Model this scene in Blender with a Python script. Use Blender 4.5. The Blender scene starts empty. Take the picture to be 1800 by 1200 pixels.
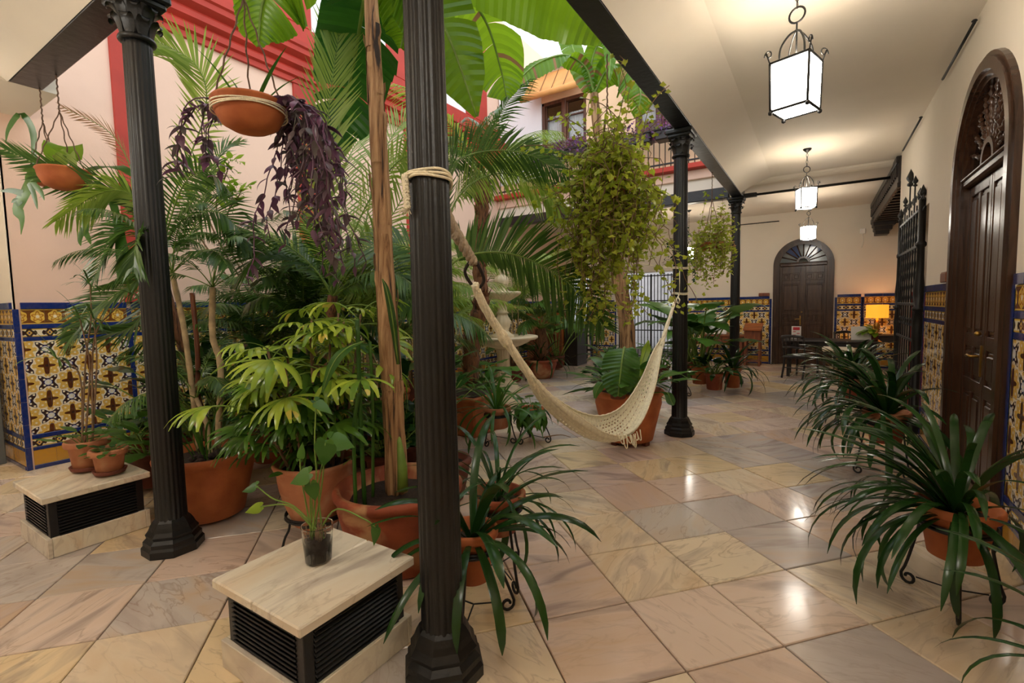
# Andalusian patio: camera, world, lamps first; then structure; then things.
import bpy, math, random
from mathutils import Vector as V, Matrix, noise
sc = bpy.context.scene
COL = sc.collection
PI = math.pi
rnd = random.Random(7)

# ---------------------------------------------------------------- camera
FPX = 843.15
CR = V((0.84293607, 0.53765882, -0.01953915)); CU = V((-0.02239148, 0.07134456, 0.99720037)); CF = V((-0.53754759, 0.84013864, -0.07217788))
CC = V((0, 0, 1.53))
cam = bpy.data.cameras.new('camera'); camo = bpy.data.objects.new('camera', cam); COL.objects.link(camo)
camo.matrix_world = Matrix(((CR.x, CU.x, -CF.x, CC.x), (CR.y, CU.y, -CF.y, CC.y), (CR.z, CU.z, -CF.z, CC.z), (0, 0, 0, 1)))
cam.sensor_width = 36; cam.sensor_fit = 'HORIZONTAL'; cam.lens = FPX * 36 / 1800; cam.clip_start = .02; cam.clip_end = 200
sc.camera = camo
def P(px, py, d):                      # the point seen at a pixel, d metres deep
    return CC + d * (CF + (px - 900) / FPX * CR - (py - 600) / FPX * CU)
# ---------------------------------------------------------------- exposure and sky
sc.view_settings.view_transform = 'Standard'; sc.view_settings.look = 'None'
sc.view_settings.gamma = 1; sc.view_settings.use_curve_mapping = False
sc.view_settings.exposure = 0.0
SKY = 2.1; LAMP_W = 7.0; PANE_E = 25.0; WARM = (1.0, .91, .80)
w = bpy.data.worlds.new('overcast_sky'); sc.world = w; w.use_nodes = True
w.node_tree.nodes['Background'].inputs[0].default_value = (.93, .96, 1.0, 1)
w.node_tree.nodes['Background'].inputs[1].default_value = SKY
def point_light(name, loc, power, col, radius=.05):
    l = bpy.data.lights.new(name, 'POINT'); l.energy = power; l.color = col; l.shadow_soft_size = radius
    o = bpy.data.objects.new(name, l); o.location = loc; COL.objects.link(o); return o
# ---------------------------------------------------------------- node helpers
class S:
    """socket with arithmetic"""
    def __init__(s, nt, k): s.nt = nt; s.k = k
    def _m(s, op, *a):
        n = s.nt.nodes.new('ShaderNodeMath'); n.operation = op
        for i, q in enumerate((s,) + a):
            if isinstance(q, S): s.nt.links.new(q.k, n.inputs[i])
            else: n.inputs[i].default_value = q
        return S(s.nt, n.outputs[0])
    def __add__(s, o): return s._m('ADD', o)
    def __radd__(s, o): return s._m('ADD', o)
    def __sub__(s, o): return s._m('SUBTRACT', o)
    def __rsub__(s, o): return s * -1.0 + o
    def __mul__(s, o): return s._m('MULTIPLY', o)
    def __rmul__(s, o): return s._m('MULTIPLY', o)
    def __truediv__(s, o): return s._m('DIVIDE', o)
    def lt(s, o): return s._m('LESS_THAN', o)
    def gt(s, o): return s._m('GREATER_THAN', o)
    def sin(s): return s._m('SINE')
    def cos(s): return s._m('COSINE')
    def abs(s): return s._m('ABSOLUTE')
    def fr(s): return s._m('FRACT')
    def sqrt(s): return s._m('SQRT')
    def min(s, o): return s._m('MINIMUM', o)
    def max(s, o): return s._m('MAXIMUM', o)
    def at2(s, o): return s._m('ARCTAN2', o)
def c4(c): return (c[0], c[1], c[2], 1)
def srgb(r, g, b):
    f = lambda x: (x / 255 / 12.92) if x / 255 <= .04045 else ((x / 255 + .055) / 1.055) ** 2.4
    return (f(r), f(g), f(b))
def mixc(nt, fac, a, b, mode='MIX'):
    n = nt.nodes.new('ShaderNodeMix'); n.data_type = 'RGBA'; n.blend_type = mode
    for i, q in ((0, fac), (6, a), (7, b)):
        if isinstance(q, S): nt.links.new(q.k, n.inputs[i])
        elif hasattr(q, 'is_output'): nt.links.new(q, n.inputs[i])
        elif i: n.inputs[i].default_value = c4(q)
        else: n.inputs[i].default_value = q
    return n.outputs[2]
def new_mat(name):
    m = bpy.data.materials.new(name); m.use_nodes = True; nt = m.node_tree
    return m, nt, nt.nodes['Principled BSDF']
def noise_f(nt, scale, detail=3, vec=None, dist=0.0, rough=.5):
    n = nt.nodes.new('ShaderNodeTexNoise'); n.inputs['Scale'].default_value = scale; n.inputs['Detail'].default_value = detail
    n.inputs['Distortion'].default_value = dist; n.inputs['Roughness'].default_value = rough
    if vec is not None: nt.links.new(vec, n.inputs['Vector'])
    return S(nt, n.outputs['Fac'])
def ramp(nt, fac, stops, interp='LINEAR'):
    n = nt.nodes.new('ShaderNodeValToRGB'); cr = n.color_ramp; cr.interpolation = interp
    while len(cr.elements) < len(stops): cr.elements.new(.5)
    for e, (p, c) in zip(cr.elements, stops): e.position = p; e.color = c4(c)
    nt.links.new(fac.k if isinstance(fac, S) else fac, n.inputs[0]); return n.outputs[0]
def bump(nt, h, strength, dist=.01):
    n = nt.nodes.new('ShaderNodeBump'); n.inputs['Strength'].default_value = strength; n.inputs['Distance'].default_value = dist
    nt.links.new(h.k if isinstance(h, S) else h, n.inputs['Height']); return n.outputs[0]
def geo(nt): return nt.nodes.new('ShaderNodeNewGeometry')
def pos(nt):
    s = nt.nodes.new('ShaderNodeSeparateXYZ'); nt.links.new(geo(nt).outputs['Position'], s.inputs[0])
    return [S(nt, s.outputs[i]) for i in range(3)]
def vec(nt, a, b, c):
    n = nt.nodes.new('ShaderNodeCombineXYZ')
    for i, q in enumerate((a, b, c)):
        if isinstance(q, S): nt.links.new(q.k, n.inputs[i])
        else: n.inputs[i].default_value = q
    return n.outputs[0]
def objpos(nt): return nt.nodes.new('ShaderNodeTexCoord').outputs['Object']
def orand(nt): return S(nt, nt.nodes.new('ShaderNodeObjectInfo').outputs['Random'])

def simple(name, col, rough=.5, var=.12, scale=6, metal=0, bmp=0, bscale=40, spec=.5, col2=None, world=True):
    """plain painted / stone / cloth surface with noise variation and relief"""
    m, nt, b = new_mat(name)
    vc = geo(nt).outputs['Position'] if world else objpos(nt)
    f = noise_f(nt, scale, 4, vc)
    c2 = col2 or tuple(x * (1 - var) for x in col); c1 = tuple(min(1, x * (1 + var)) for x in col) if not col2 else col
    nt.links.new(ramp(nt, f, [(.3, c2), (.7, c1)]), b.inputs['Base Color'])
    b.inputs['Roughness'].default_value = rough; b.inputs['Metallic'].default_value = metal
    b.inputs['Specular IOR Level'].default_value = spec
    if bmp: nt.links.new(bump(nt, noise_f(nt, bscale, 4, vc), bmp), b.inputs['Normal'])
    return m
def leaf_mat(name, c1, c2, trans=.35, rough=.35, vein=0, tip=None):
    """foliage: varied per leaf and along it, light passes through"""
    m, nt, b = new_mat(name)
    r = (orand(nt) + S(nt, geo(nt).outputs['Random Per Island'])).fr()
    f = noise_f(nt, 9, 3, geo(nt).outputs['Position'])
    base = mixc(nt, (r * .75 + f * .5 - .12).max(0).min(1), c1, c2)
    if tip: base = mixc(nt, noise_f(nt, 5, 2, geo(nt).outputs['Position']).gt(.66), base, tip)
    nt.links.new(base, b.inputs['Base Color']); b.inputs['Roughness'].default_value = rough
    b.inputs['Specular IOR Level'].default_value = .45
    t = nt.nodes.new('ShaderNodeBsdfTranslucent'); nt.links.new(mixc(nt, .35, base, (.55, .75, .02)) if trans > .4 else base, t.inputs[0])
    mx = nt.nodes.new('ShaderNodeMixShader'); mx.inputs[0].default_value = trans
    nt.links.new(b.outputs[0], mx.inputs[1]); nt.links.new(t.outputs[0], mx.inputs[2])
    nt.links.new(mx.outputs[0], nt.nodes['Material Output'].inputs[0]); return m
def emit_mat(name, col, strength):
    m, nt, b = new_mat(name); b.inputs['Base Color'].default_value = c4(col)
    b.inputs['Emission Color'].default_value = c4(col); b.inputs['Emission Strength'].default_value = strength
    return m
# ---------------------------------------------------------------- glazed tile patterns
OCH = srgb(224, 182, 92); CRM = srgb(240, 228, 200); NAVY = srgb(24, 42, 120); BRN = srgb(92, 48, 24); WHT = srgb(225, 225, 222); DKB = srgb(62, 40, 34); GOLD = srgb(232, 192, 84)
def glazed(m, nt, b, col, rough=.12):
    f = noise_f(nt, 30, 3, geo(nt).outputs['Position'])
    nt.links.new(mixc(nt, ((f - .4) * .35).max(0), col, (.25, .2, .16)), b.inputs['Base Color'])
    b.inputs['Roughness'].default_value = rough; b.inputs['Coat Weight'].default_value = .3
    nt.links.new(bump(nt, f, .08), b.inputs['Normal']); return m
def az_field(name, ax):
    m, nt, b = new_mat(name); p = pos(nt); T = .34
    u = p[ax] / T + 20; v = (p[2] - 1.2) / T + 20
    ax1 = u.fr() - .5; ay1 = v.fr() - .5; ax2 = (u + .5).fr() - .5; ay2 = (v + .5).fr() - .5
    d1 = (ax1 * ax1 + ay1 * ay1).sqrt(); d2 = (ax2 * ax2 + ay2 * ay2).sqrt(); k = d1.lt(d2)
    dx = ax2 + (ax1 - ax2) * k
    dy = ay2 + (ay1 - ay2) * k
    d = d1.min(d2); th = dx.at2(dy)
    c4t = (th * 4).cos(); c8 = (th * 8).cos(); c2 = (th * 2).cos()
    # corner points between the medallions
    ex1 = (u + .5).fr() - .5; ey1 = v.fr() - .5; ex2 = u.fr() - .5; ey2 = (v + .5).fr() - .5
    e = (ex1 * ex1 + ey1 * ey1).sqrt().min((ex2 * ex2 + ey2 * ey2).sqrt())
    R = 0.335 + c8 * .022 + c2 * .012
    col = mixc(nt, e.lt(.06), DKB, NAVY)
    col = mixc(nt, ((u * 25.13).cos() + (v * 25.13).cos()).gt(.7), col, OCH)
    col = mixc(nt, e.lt(.10), col, NAVY)
    col = mixc(nt, e.lt(.08), col, WHT)
    col = mixc(nt, d.lt(R + .028), col, srgb(40, 40, 70))
    col = mixc(nt, d.lt(R + .012), col, CRM)
    col = mixc(nt, d.lt(R - .03 + c8 * .02), col, OCH)
    col = mixc(nt, ((u * 37.7).cos() * (v * 37.7).cos()).gt(.55), col, CRM)
    col = mixc(nt, d.lt(.185 + c4t * .07 + c2 * .03), col, GOLD)
    col = mixc(nt, d.lt(.15 + c4t * .07 + c2 * .035 + c8 * .015), col, BRN)
    col = mixc(nt, d.lt(.035), col, DKB)
    return glazed(m, nt, b, col)
def az_frieze(name, ax):
    m, nt, b = new_mat(name); p = pos(nt); u = (p[ax] / .13 + 20).fr() - .5; v = (p[2] - 1.525) / .13
    d = (u * u * 1.3 + v * v).sqrt(); th = u.at2(v)
    col = mixc(nt, d.lt(.47 + (th * 6).cos() * .03), srgb(120, 70, 28), GOLD)
    col = mixc(nt, d.lt(.33 + (th * 5).cos() * .09), col, srgb(176, 112, 30))
    col = mixc(nt, d.lt(.24 + (th * 5).cos() * .08), col, OCH)
    col = mixc(nt, d.lt(.12), col, CRM)
    col = mixc(nt, (v.abs()).gt(.49), col, GOLD)
    return glazed(m, nt, b, col)
def az_band(name, ax, zc):
    m, nt, b = new_mat(name); p = pos(nt); u = (p[ax] / .15 + 20).fr() - .5; v = (p[2] - zc) / .08
    col = mixc(nt, v.abs().lt(.36), GOLD, CRM)
    q = u.abs() * 2.2 + v.abs() * .9
    col = mixc(nt, (q - (u * 18.85).cos() * .18).lt(.78) , col, DKB)
    col = mixc(nt, (u.abs() * 3.4 + v.abs() * 1.5).lt(.5), col, OCH)
    col = mixc(nt, (u.abs() * 6 + v.abs() * 3).lt(.4), col, NAVY)
    return glazed(m, nt, b, col)
def az_plain(name, c):
    m, nt, b = new_mat(name)
    r = (orand(nt) + S(nt, geo(nt).outputs['Random Per Island'])).fr()
    return glazed(m, nt, b, mixc(nt, r * .5, c, tuple(x * .6 for x in c)))
M = {}
for ax, s in ((0, 'x'), (1, 'y')):
    M['field' + s] = az_field('glazed_medallion_tile_' + s, ax); M['frieze' + s] = az_frieze('glazed_frieze_tile_' + s, ax)
    M['band' + s] = az_band('glazed_band_tile_' + s, ax, 1.365); M['lband' + s] = az_band('glazed_low_band_tile_' + s, ax, .265)
M['navy'] = az_plain('glazed_navy_tile', srgb(20, 46, 116)); M['ytile'] = az_plain('glazed_yellow_tile', srgb(205, 150, 50))
# ---------------------------------------------------------------- surfaces
M['plaster'] = simple('cream_plaster', srgb(228, 217, 200), .75, .04, 1.2, bmp=.12, bscale=9)
M['pink'] = simple('pale_pink_plaster', srgb(232, 198, 176), .8, .06, 1.0, bmp=.5, bscale=9)
M['peach'] = simple('peach_plaster', srgb(240, 208, 170), .8, .05, 1.5, bmp=.15, bscale=10)
M['bluishwhite'] = simple('bluish_white', srgb(236, 238, 240), .8, .04, 2, bmp=.2, bscale=12)
M['red'] = simple('red_paint', srgb(176, 54, 38), .65, .12, 3, bmp=.12, bscale=18)
M['iron'] = simple('black_painted_iron', srgb(14, 14, 15), .45, .3, 20, bmp=.18, bscale=70)
M['castiron'] = simple('black_painted_cast_iron', srgb(13, 13, 14), .42, .3, 14, bmp=.2, bscale=45)
M['beamblack'] = simple('black_painted_beam', srgb(27, 25, 26), .35, .25, 5, bmp=.35, bscale=16)
M['grout'] = simple('dark_joint_dirt', srgb(58, 46, 36), .9, .3, 30)
def wood(name, c, c2, rough, ax=2, sc_=14):
    m, nt, b = new_mat(name); tc = nt.nodes.new('ShaderNodeMapping'); tc.inputs['Scale'].default_value = [(1, .12)[i == ax] for i in range(3)]
    nt.links.new(objpos(nt), tc.inputs[0]); f = noise_f(nt, sc_, 5, tc.outputs[0], 1.2)
    nt.links.new(ramp(nt, f, [(.35, c2), (.65, c)]), b.inputs['Base Color']); b.inputs['Roughness'].default_value = rough
    nt.links.new(bump(nt, f, .12), b.inputs['Normal']); return m
M['doorwood'] = wood('dark_varnished_wood', srgb(74, 48, 33), srgb(50, 31, 22), .25)
M['darkwood'] = wood('black_brown_wood', srgb(36, 27, 24), srgb(22, 16, 15), .4)
M['redwood'] = wood('reddish_wood', srgb(140, 78, 42), srgb(100, 50, 28), .4)
M['barwood'] = wood('orange_wood_panel', srgb(176, 98, 40), srgb(130, 66, 26), .4, 0, 9)
M['winwood'] = wood('brown_window_wood', srgb(110, 70, 46), srgb(76, 46, 32), .45)
M['blind'] = simple('woven_tan_blind', srgb(222, 160, 92), .7, .12, 4, bmp=.2, bscale=60)
M['louver'] = simple('black_louver', srgb(20, 21, 24), .42, .3, 30, bmp=.1)
def marble(name, stops, rough, vein, per=True):
    m, nt, b = new_mat(name)
    r = (orand(nt) + S(nt, geo(nt).outputs['Random Per Island'])).fr(); p = pos(nt)
    a = r * 40.0; ca, sa = a.cos(), a.sin()
    x = p[0] * ca + p[1] * sa; y = p[1] * ca - p[0] * sa
    vc = vec(nt, x * 1.0 + r * 31, y * 4.0 + r * 17, p[2] * 2 + r * 9)
    f = noise_f(nt, 1.5, 4, vc, .9, .5); g = noise_f(nt, 1.6, 4, vc, 1.6, .5)
    base = ramp(nt, r, stops, 'CONSTANT')
    col = mixc(nt, ((f - .48) * 4).max(0).min(1) * ((r * 7.3).fr() * .6), base, srgb(212, 172, 122))
    col = mixc(nt, ((.48 - f) * 5).max(0).min(.75) * ((r * 3.7).fr() * .8 + .2), col, srgb(158, 138, 128))
    col = mixc(nt, (.025 - (g - .5).abs()).max(0) * 20 * vein * (r * 5.1).fr(), col, srgb(140, 108, 82))
    dirt = noise_f(nt, 3.1, 5, geo(nt).outputs['Position'], .5, .65)
    col = mixc(nt, ((dirt - .60) * 2.2).max(0).min(.4), col, srgb(134, 98, 66))
    nt.links.new(col, b.inputs['Base Color'])
    rr = noise_f(nt, 5, 4, geo(nt).outputs['Position']) * .2 + rough
    nt.links.new(rr.k, b.inputs['Roughness']); b.inputs['Specular IOR Level'].default_value = .55
    nt.links.new(bump(nt, noise_f(nt, 7, 3, geo(nt).outputs['Position']), .05, .006), b.inputs['Normal'])
    return m
FLS = [(0, srgb(232, 212, 184)), (.16, srgb(222, 198, 182)), (.3, srgb(208, 198, 190)), (.42, srgb(236, 212, 172)), (.56, srgb(212, 188, 172)), (.68, srgb(230, 208, 192)), (.8, srgb(198, 188, 183)), (.9, srgb(238, 220, 194))]
M['floor'] = marble('worn_marble_slab', FLS, .055, .8)
M['bench'] = marble('cream_marble', [(0, srgb(240, 230, 208)), (.6, srgb(230, 220, 202))], .12, .6)
M['stone'] = simple('cream_cast_stone', srgb(214, 196, 164), .55, .1, 8, bmp=.15, bscale=40)
def terracotta(name, c, c2, patch=None):
    m, nt, b = new_mat(name); vc = objpos(nt); r = orand(nt)
    f = noise_f(nt, 7, 5, vc); g = noise_f(nt, 4, 4, vc, .6)
    col = ramp(nt, f, [(.3, c2), (.7, c)])
    if patch: col = mixc(nt, ((g - .5) * 6).max(0).min(.8), col, patch)
    nt.links.new(col, b.inputs['Base Color']); b.inputs['Roughness'].default_value = .72
    nt.links.new(bump(nt, noise_f(nt, 40, 4, vc), .15), b.inputs['Normal']); return m
M['terra'] = terracotta('terracotta', srgb(196, 112, 62), srgb(168, 88, 46))
M['terrapale'] = terracotta('weathered_pale_terracotta', srgb(202, 138, 100), srgb(174, 106, 72), srgb(206, 164, 128))
M['terrared'] = terracotta('aged_red_terracotta', srgb(164, 80, 46), srgb(128, 58, 34), srgb(196, 150, 104))
M['terradark'] = terracotta('dark_terracotta', srgb(120, 60, 40), srgb(88, 42, 28))
M['soil'] = simple('dark_potting_soil', srgb(48, 34, 26), .95, .4, 30, bmp=.9, bscale=60)
M['leafdark'] = leaf_mat('glossy_dark_green_leaf', srgb(26, 58, 24), srgb(48, 84, 34), .16, .22)
M['leafmid'] = leaf_mat('mid_green_leaf', srgb(48, 92, 30), srgb(84, 128, 44), .3, .32)
M['leafbright'] = leaf_mat('yellow_green_leaf', srgb(110, 150, 34), srgb(160, 186, 60), .4, .32)
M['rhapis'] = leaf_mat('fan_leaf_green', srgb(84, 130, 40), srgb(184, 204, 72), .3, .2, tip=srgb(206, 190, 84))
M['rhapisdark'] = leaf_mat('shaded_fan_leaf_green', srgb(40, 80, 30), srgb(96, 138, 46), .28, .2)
M['palm'] = leaf_mat('palm_leaflet_green', srgb(44, 84, 32), srgb(96, 130, 54), .3, .3)
M['palmlight'] = leaf_mat('pale_palm_leaflet', srgb(112, 146, 60), srgb(160, 180, 96), .45, .35)
M['banana'] = leaf_mat('banana_leaf_green', srgb(66, 118, 26), srgb(104, 150, 34), .48, .3)
M['bananadark'] = leaf_mat('dark_banana_leaf_green', srgb(30, 78, 24), srgb(54, 104, 30), .2, .3)
M['purple'] = leaf_mat('purple_leaf', srgb(124, 72, 112), srgb(92, 92, 80), .3, .35)
M['ivy'] = leaf_mat('grape_ivy_leaf', srgb(116, 136, 40), srgb(190, 192, 74), .45, .35)
M['dry'] = leaf_mat('dry_brown_leaf', srgb(140, 100, 66), srgb(172, 134, 88), .2, .7)
M['stem'] = simple('green_stem', srgb(110, 138, 52), .5, .2, 12)
M['brownstem'] = simple('brown_woody_stem', srgb(120, 92, 66), .8, .25, 20, bmp=.4, bscale=50)
M['cane'] = simple('pale_ringed_cane', srgb(176, 152, 116), .7, .3, 16, bmp=.3, bscale=40)
def bark(name, c, c2, c3, sx=10, sz=1.2):
    m, nt, b = new_mat(name); tc = nt.nodes.new('ShaderNodeMapping'); tc.inputs['Scale'].default_value = (sx, sx, sz)
    nt.links.new(objpos(nt), tc.inputs[0]); f = noise_f(nt, 2.2, 6, tc.outputs[0], 1.5, .62)
    nt.links.new(ramp(nt, f, [(.36, c3), (.43, c2), (.58, c)]), b.inputs['Base Color']); b.inputs['Roughness'].default_value = .75
    nt.links.new(bump(nt, f, .8, .02), b.inputs['Normal']); return m
M['bananatrunk'] = bark('papery_banana_trunk', srgb(190, 152, 110), srgb(146, 106, 70), srgb(46, 33, 24), 7, .55)
M['palmtrunk'] = bark('fibrous_palm_trunk', srgb(140, 92, 58), srgb(96, 60, 38), srgb(48, 30, 20), 12, 1.5)
M['rope'] = simple('cream_cotton_rope', srgb(240, 228, 198), .9, .12, 60, bmp=.6, bscale=120)
M['ropegrey'] = simple('weathered_grey_rope', srgb(176, 158, 136), .9, .2, 50, bmp=.7, bscale=110)
M['ropeblack'] = simple('black_cord', srgb(40, 30, 24), .8, .2, 40)
M['wire'] = simple('brown_hanging_cord', srgb(104, 78, 60), .8, .25, 40)
M['street'] = simple('grey_street_wall', srgb(206, 208, 214), .8, .2, 1.5, bmp=.2)
M['net'] = simple('cream_hammock_net', srgb(246, 236, 210), .95, .12, 40, bmp=.7, bscale=150)
M['lampglass'] = emit_mat('lit_frosted_glass', (1.0, .93, .82), PANE_E)
M['bulb'] = emit_mat('lit_bulb', (1.0, .88, .7), 60)
M['brass'] = simple('aged_brass', srgb(170, 132, 66), .3, .15, 20, metal=1)
M['blueglass'] = simple('dark_blue_glass', srgb(40, 62, 110), .08, .2, 3)
M['greyglass'] = simple('dull_grey_glass', srgb(104, 110, 112), .12, .2, 4)
M['darkglass'] = simple('dark_glass', srgb(24, 20, 18), .08, .2, 3)
M['paper'] = simple('white_paper', srgb(236, 232, 224), .8, .03, 5)
M['cushion'] = simple('cream_cushion', srgb(226, 214, 192), .9, .05, 8)
M['printred'] = simple('red_print', srgb(200, 50, 60), .7, .1, 5)
M['shade'] = emit_mat('lit_yellow_lampshade', srgb(255, 170, 48), 1.0)
M['lav'] = leaf_mat('lavender_flower', srgb(120, 100, 170), srgb(180, 90, 150), .3, .6)
def glass_mat(name, col, rough=.05, ior=1.45):
    m, nt, b = new_mat(name); b.inputs['Base Color'].default_value = c4(col); b.inputs['Transmission Weight'].default_value = 1
    b.inputs['Roughness'].default_value = rough; b.inputs['IOR'].default_value = ior; return m
M['cup'] = glass_mat('clear_plastic', (.97, .97, .95), .08, 1.15)
M['cupglass'] = glass_mat('window_pane', (.96,.98,1.0), .02, 1.3)
M['curtain'] = simple('white_curtain', srgb(230, 230, 226), .9, .06, 20)
Z = V((0, 0, 1))
# ---------------------------------------------------------------- mesh builder
def catmull(pts, n):
    pts = [V(p) for p in pts]; out = []; L = len(pts) - 1
    for k in range(n + 1):
        t = k / n * L; i = min(int(t), L - 1); f = t - i
        p1, p2 = pts[i], pts[i + 1]; p0 = pts[i - 1] if i else p1 * 2 - p2; p3 = pts[i + 2] if i + 2 <= L else p2 * 2 - p1
        out.append(.5 * ((2 * p1) + (p2 - p0) * f + (2 * p0 - 5 * p1 + 4 * p2 - p3) * f * f + (3 * p1 - p0 - 3 * p2 + p3) * f ** 3))
    return out
class MB:
    def __init__(s): s.v = []; s.f = []; s.m = []; s.s = []
    def add(s, vs, fs, m=0, smooth=False):
        o = len(s.v); s.v += [tuple(p) for p in vs]
        for f in fs: s.f.append(tuple(i + o for i in f)); s.m.append(m); s.s.append(smooth)
    def box(s, lo, hi, m=0, b=0.0, M4=None):
        lo, hi = V(lo), V(hi); c = (lo + hi) / 2; h = (hi - lo) / 2
        h = V((abs(h.x), abs(h.y), abs(h.z))); b = min(b, min(h) * .9)
        sg = [(x, y, z) for x in (-1, 1) for y in (-1, 1) for z in (-1, 1)]
        if b <= 0:
            vs = [V((q[0] * h.x, q[1] * h.y, q[2] * h.z)) for q in sg]
            fs = [(0, 1, 3, 2), (4, 6, 7, 5), (0, 4, 5, 1), (2, 3, 7, 6), (0, 2, 6, 4), (1, 5, 7, 3)]
        else:
            vs = []; ix = {}
            for q in sg:
                for a in range(3):
                    ix[q, a] = len(vs); vs.append(V([q[k] * (h[k] - (0 if k == a else b)) for k in range(3)]))
            fs = []
            for a in range(3):
                o1, o2 = [k for k in range(3) if k != a]
                for sn in (-1, 1):
                    r = []
                    for e1, e2 in ((-1, -1), (1, -1), (1, 1), (-1, 1)):
                        q = [0] * 3; q[a] = sn; q[o1] = e1; q[o2] = e2; r.append(ix[tuple(q), a])
                    fs.append(r)
                for e1 in (-1, 1):
                    for e2 in (-1, 1):
                        q1 = [0] * 3; q1[a] = -1; q1[o1] = e1; q1[o2] = e2; q2 = q1[:]; q2[a] = 1
                        fs.append([ix[tuple(q1), o1], ix[tuple(q2), o1], ix[tuple(q2), o2], ix[tuple(q1), o2]])
            for q in sg: fs.append([ix[q, 0], ix[q, 1], ix[q, 2]])
            g = []
            for f in fs:
                n = (vs[f[1]] - vs[f[0]]).cross(vs[f[2]] - vs[f[0]]); ce = sum((vs[i] for i in f), V()) / len(f)
                g.append(f if n.dot(ce) > 0 else f[::-1])
            fs = g
        vs = [c + p for p in vs]
        if M4: vs = [M4 @ p for p in vs]
        s.add(vs, fs, m)
    def tube(s, pts, r, n=8, m=0, cap=True, flat=None):
        pts = [V(p) for p in pts]; L = len(pts)
        rs = r if isinstance(r, (list, tuple)) else [r] * L
        t0 = (pts[1] - pts[0]).normalized(); u = t0.orthogonal().normalized(); vs = []
        for i, p in enumerate(pts):
            t = ((pts[min(i + 1, L - 1)] - pts[max(i - 1, 0)])); t = t.normalized() if t.length > 1e-9 else t0
            u = (u - t * u.dot(t)); u = u.normalized() if u.length > 1e-6 else t.orthogonal().normalized(); w_ = t.cross(u)
            for k in range(n):
                a = 2 * PI * k / n; vs.append(p + (u * math.cos(a) + w_ * math.sin(a)) * rs[i])
        fs = [(i * n + k, i * n + (k + 1) % n, (i + 1) * n + (k + 1) % n, (i + 1) * n + k) for i in range(L - 1) for k in range(n)]
        if cap: fs += [tuple(range(n))[::-1], tuple(range((L - 1) * n, L * n))]
        s.add(vs, fs, m, True)
    def lathe(s, prof, n=32, c=(0, 0, 0), m=0, rf=None, smooth=True, cap=True, sq=None):
        c = V(c); vs = []
        for i, (r, z) in enumerate(prof):
            for k in range(n):
                a = 2 * PI * (k + (.5 if sq else 0)) / n; q = r * (rf(a, i) if rf else 1); vs.append(c + V((q * math.cos(a), q * math.sin(a), z)))
        fs = [(i * n + k, i * n + (k + 1) % n, (i + 1) * n + (k + 1) % n, (i + 1) * n + k) for i in range(len(prof) - 1) for k in range(n)]
        if cap: fs += [tuple(range(n))[::-1], tuple(range((len(prof) - 1) * n, len(prof) * n))]
        s.add(vs, fs, m, smooth)
    def strip(s, pts, ws, up=V((0, 0, 1)), fold=.15, m=0, side=None, wave=0):
        """a leaf blade: left edge, midrib, right edge"""
        L = len(pts); vs = []; sd = None
        for i, p in enumerate(pts):
            t = (pts[min(i + 1, L - 1)] - pts[max(i - 1, 0)]).normalized()
            x = t.cross(up)
            if side is not None: x = side - t * side.dot(t)
            if x.length < 1e-3: x = sd or t.orthogonal()
            x.normalize()
            if sd is not None and x.dot(sd) < 0: x = -x
            sd = x; n = x.cross(t).normalized(); q = ws[i]; wv = wave * q * math.sin(i * 1.9)
            vs += [p - x * q + n * (q * fold + wv), p, p + x * q + n * (q * fold - wv)]
        fs = []
        for i in range(L - 1):
            a = i * 3; fs += [(a, a + 1, a + 4, a + 3), (a + 1, a + 2, a + 5, a + 4)]
        s.add(vs, fs, m, True)
    def mesh(s, name, mats):
        me = bpy.data.meshes.new(name); me.from_pydata(s.v, [], s.f)
        for k in (mats if isinstance(mats, (list, tuple)) else [mats]): me.materials.append(M[k] if isinstance(k, str) else k)
        me.polygons.foreach_set('material_index', s.m); me.polygons.foreach_set('use_smooth', s.s); me.update(); return me
    def build(s, name, mats, parent=None, loc=None, rz=0):
        return inst(s.mesh(name, mats), name, parent, Matrix.Translation(loc) @ Matrix.Rotation(rz, 4, 'Z') if loc else (Matrix.Rotation(rz, 4, 'Z') if rz else None))
def inst(me, name, parent=None, mat4=None):
    o = bpy.data.objects.new(name, me); COL.objects.link(o)
    if parent: o.parent = parent
    if mat4 is not None: o.matrix_basis = mat4
    return o
def tag(o, label, cat, group=None):
    o['label'] = label; o['category'] = cat
    if group: o['group'] = group
    return o
def thing(name, label, cat, loc=(0, 0, 0), rz=0, group=None):
    o = bpy.data.objects.new(name, None); COL.objects.link(o); o.empty_display_size = .05
    o.location = loc; o.rotation_euler = (0, 0, rz); return tag(o, label, cat, group)
def struct(o): o['kind'] = 'structure'; return o
def stuff(o): o['kind'] = 'stuff'; return o
def TR(loc=(0, 0, 0), rz=0, rx=0, ry=0, s=1): return Matrix.Translation(loc) @ Matrix.Rotation(rz, 4, 'Z') @ Matrix.Rotation(ry, 4, 'Y') @ Matrix.Rotation(rx, 4, 'X') @ Matrix.Diagonal((s, s, s, 1))
# ================================================================ STRUCTURE
XL, XR, YB, YF, ZC = -6.58, .97, 1.42, 13.4, 3.65      # left wall, right wall, front beam line, far wall, ceiling
XB, YC = -1.33, 9.9                                      # right beam line, far beam line
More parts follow.
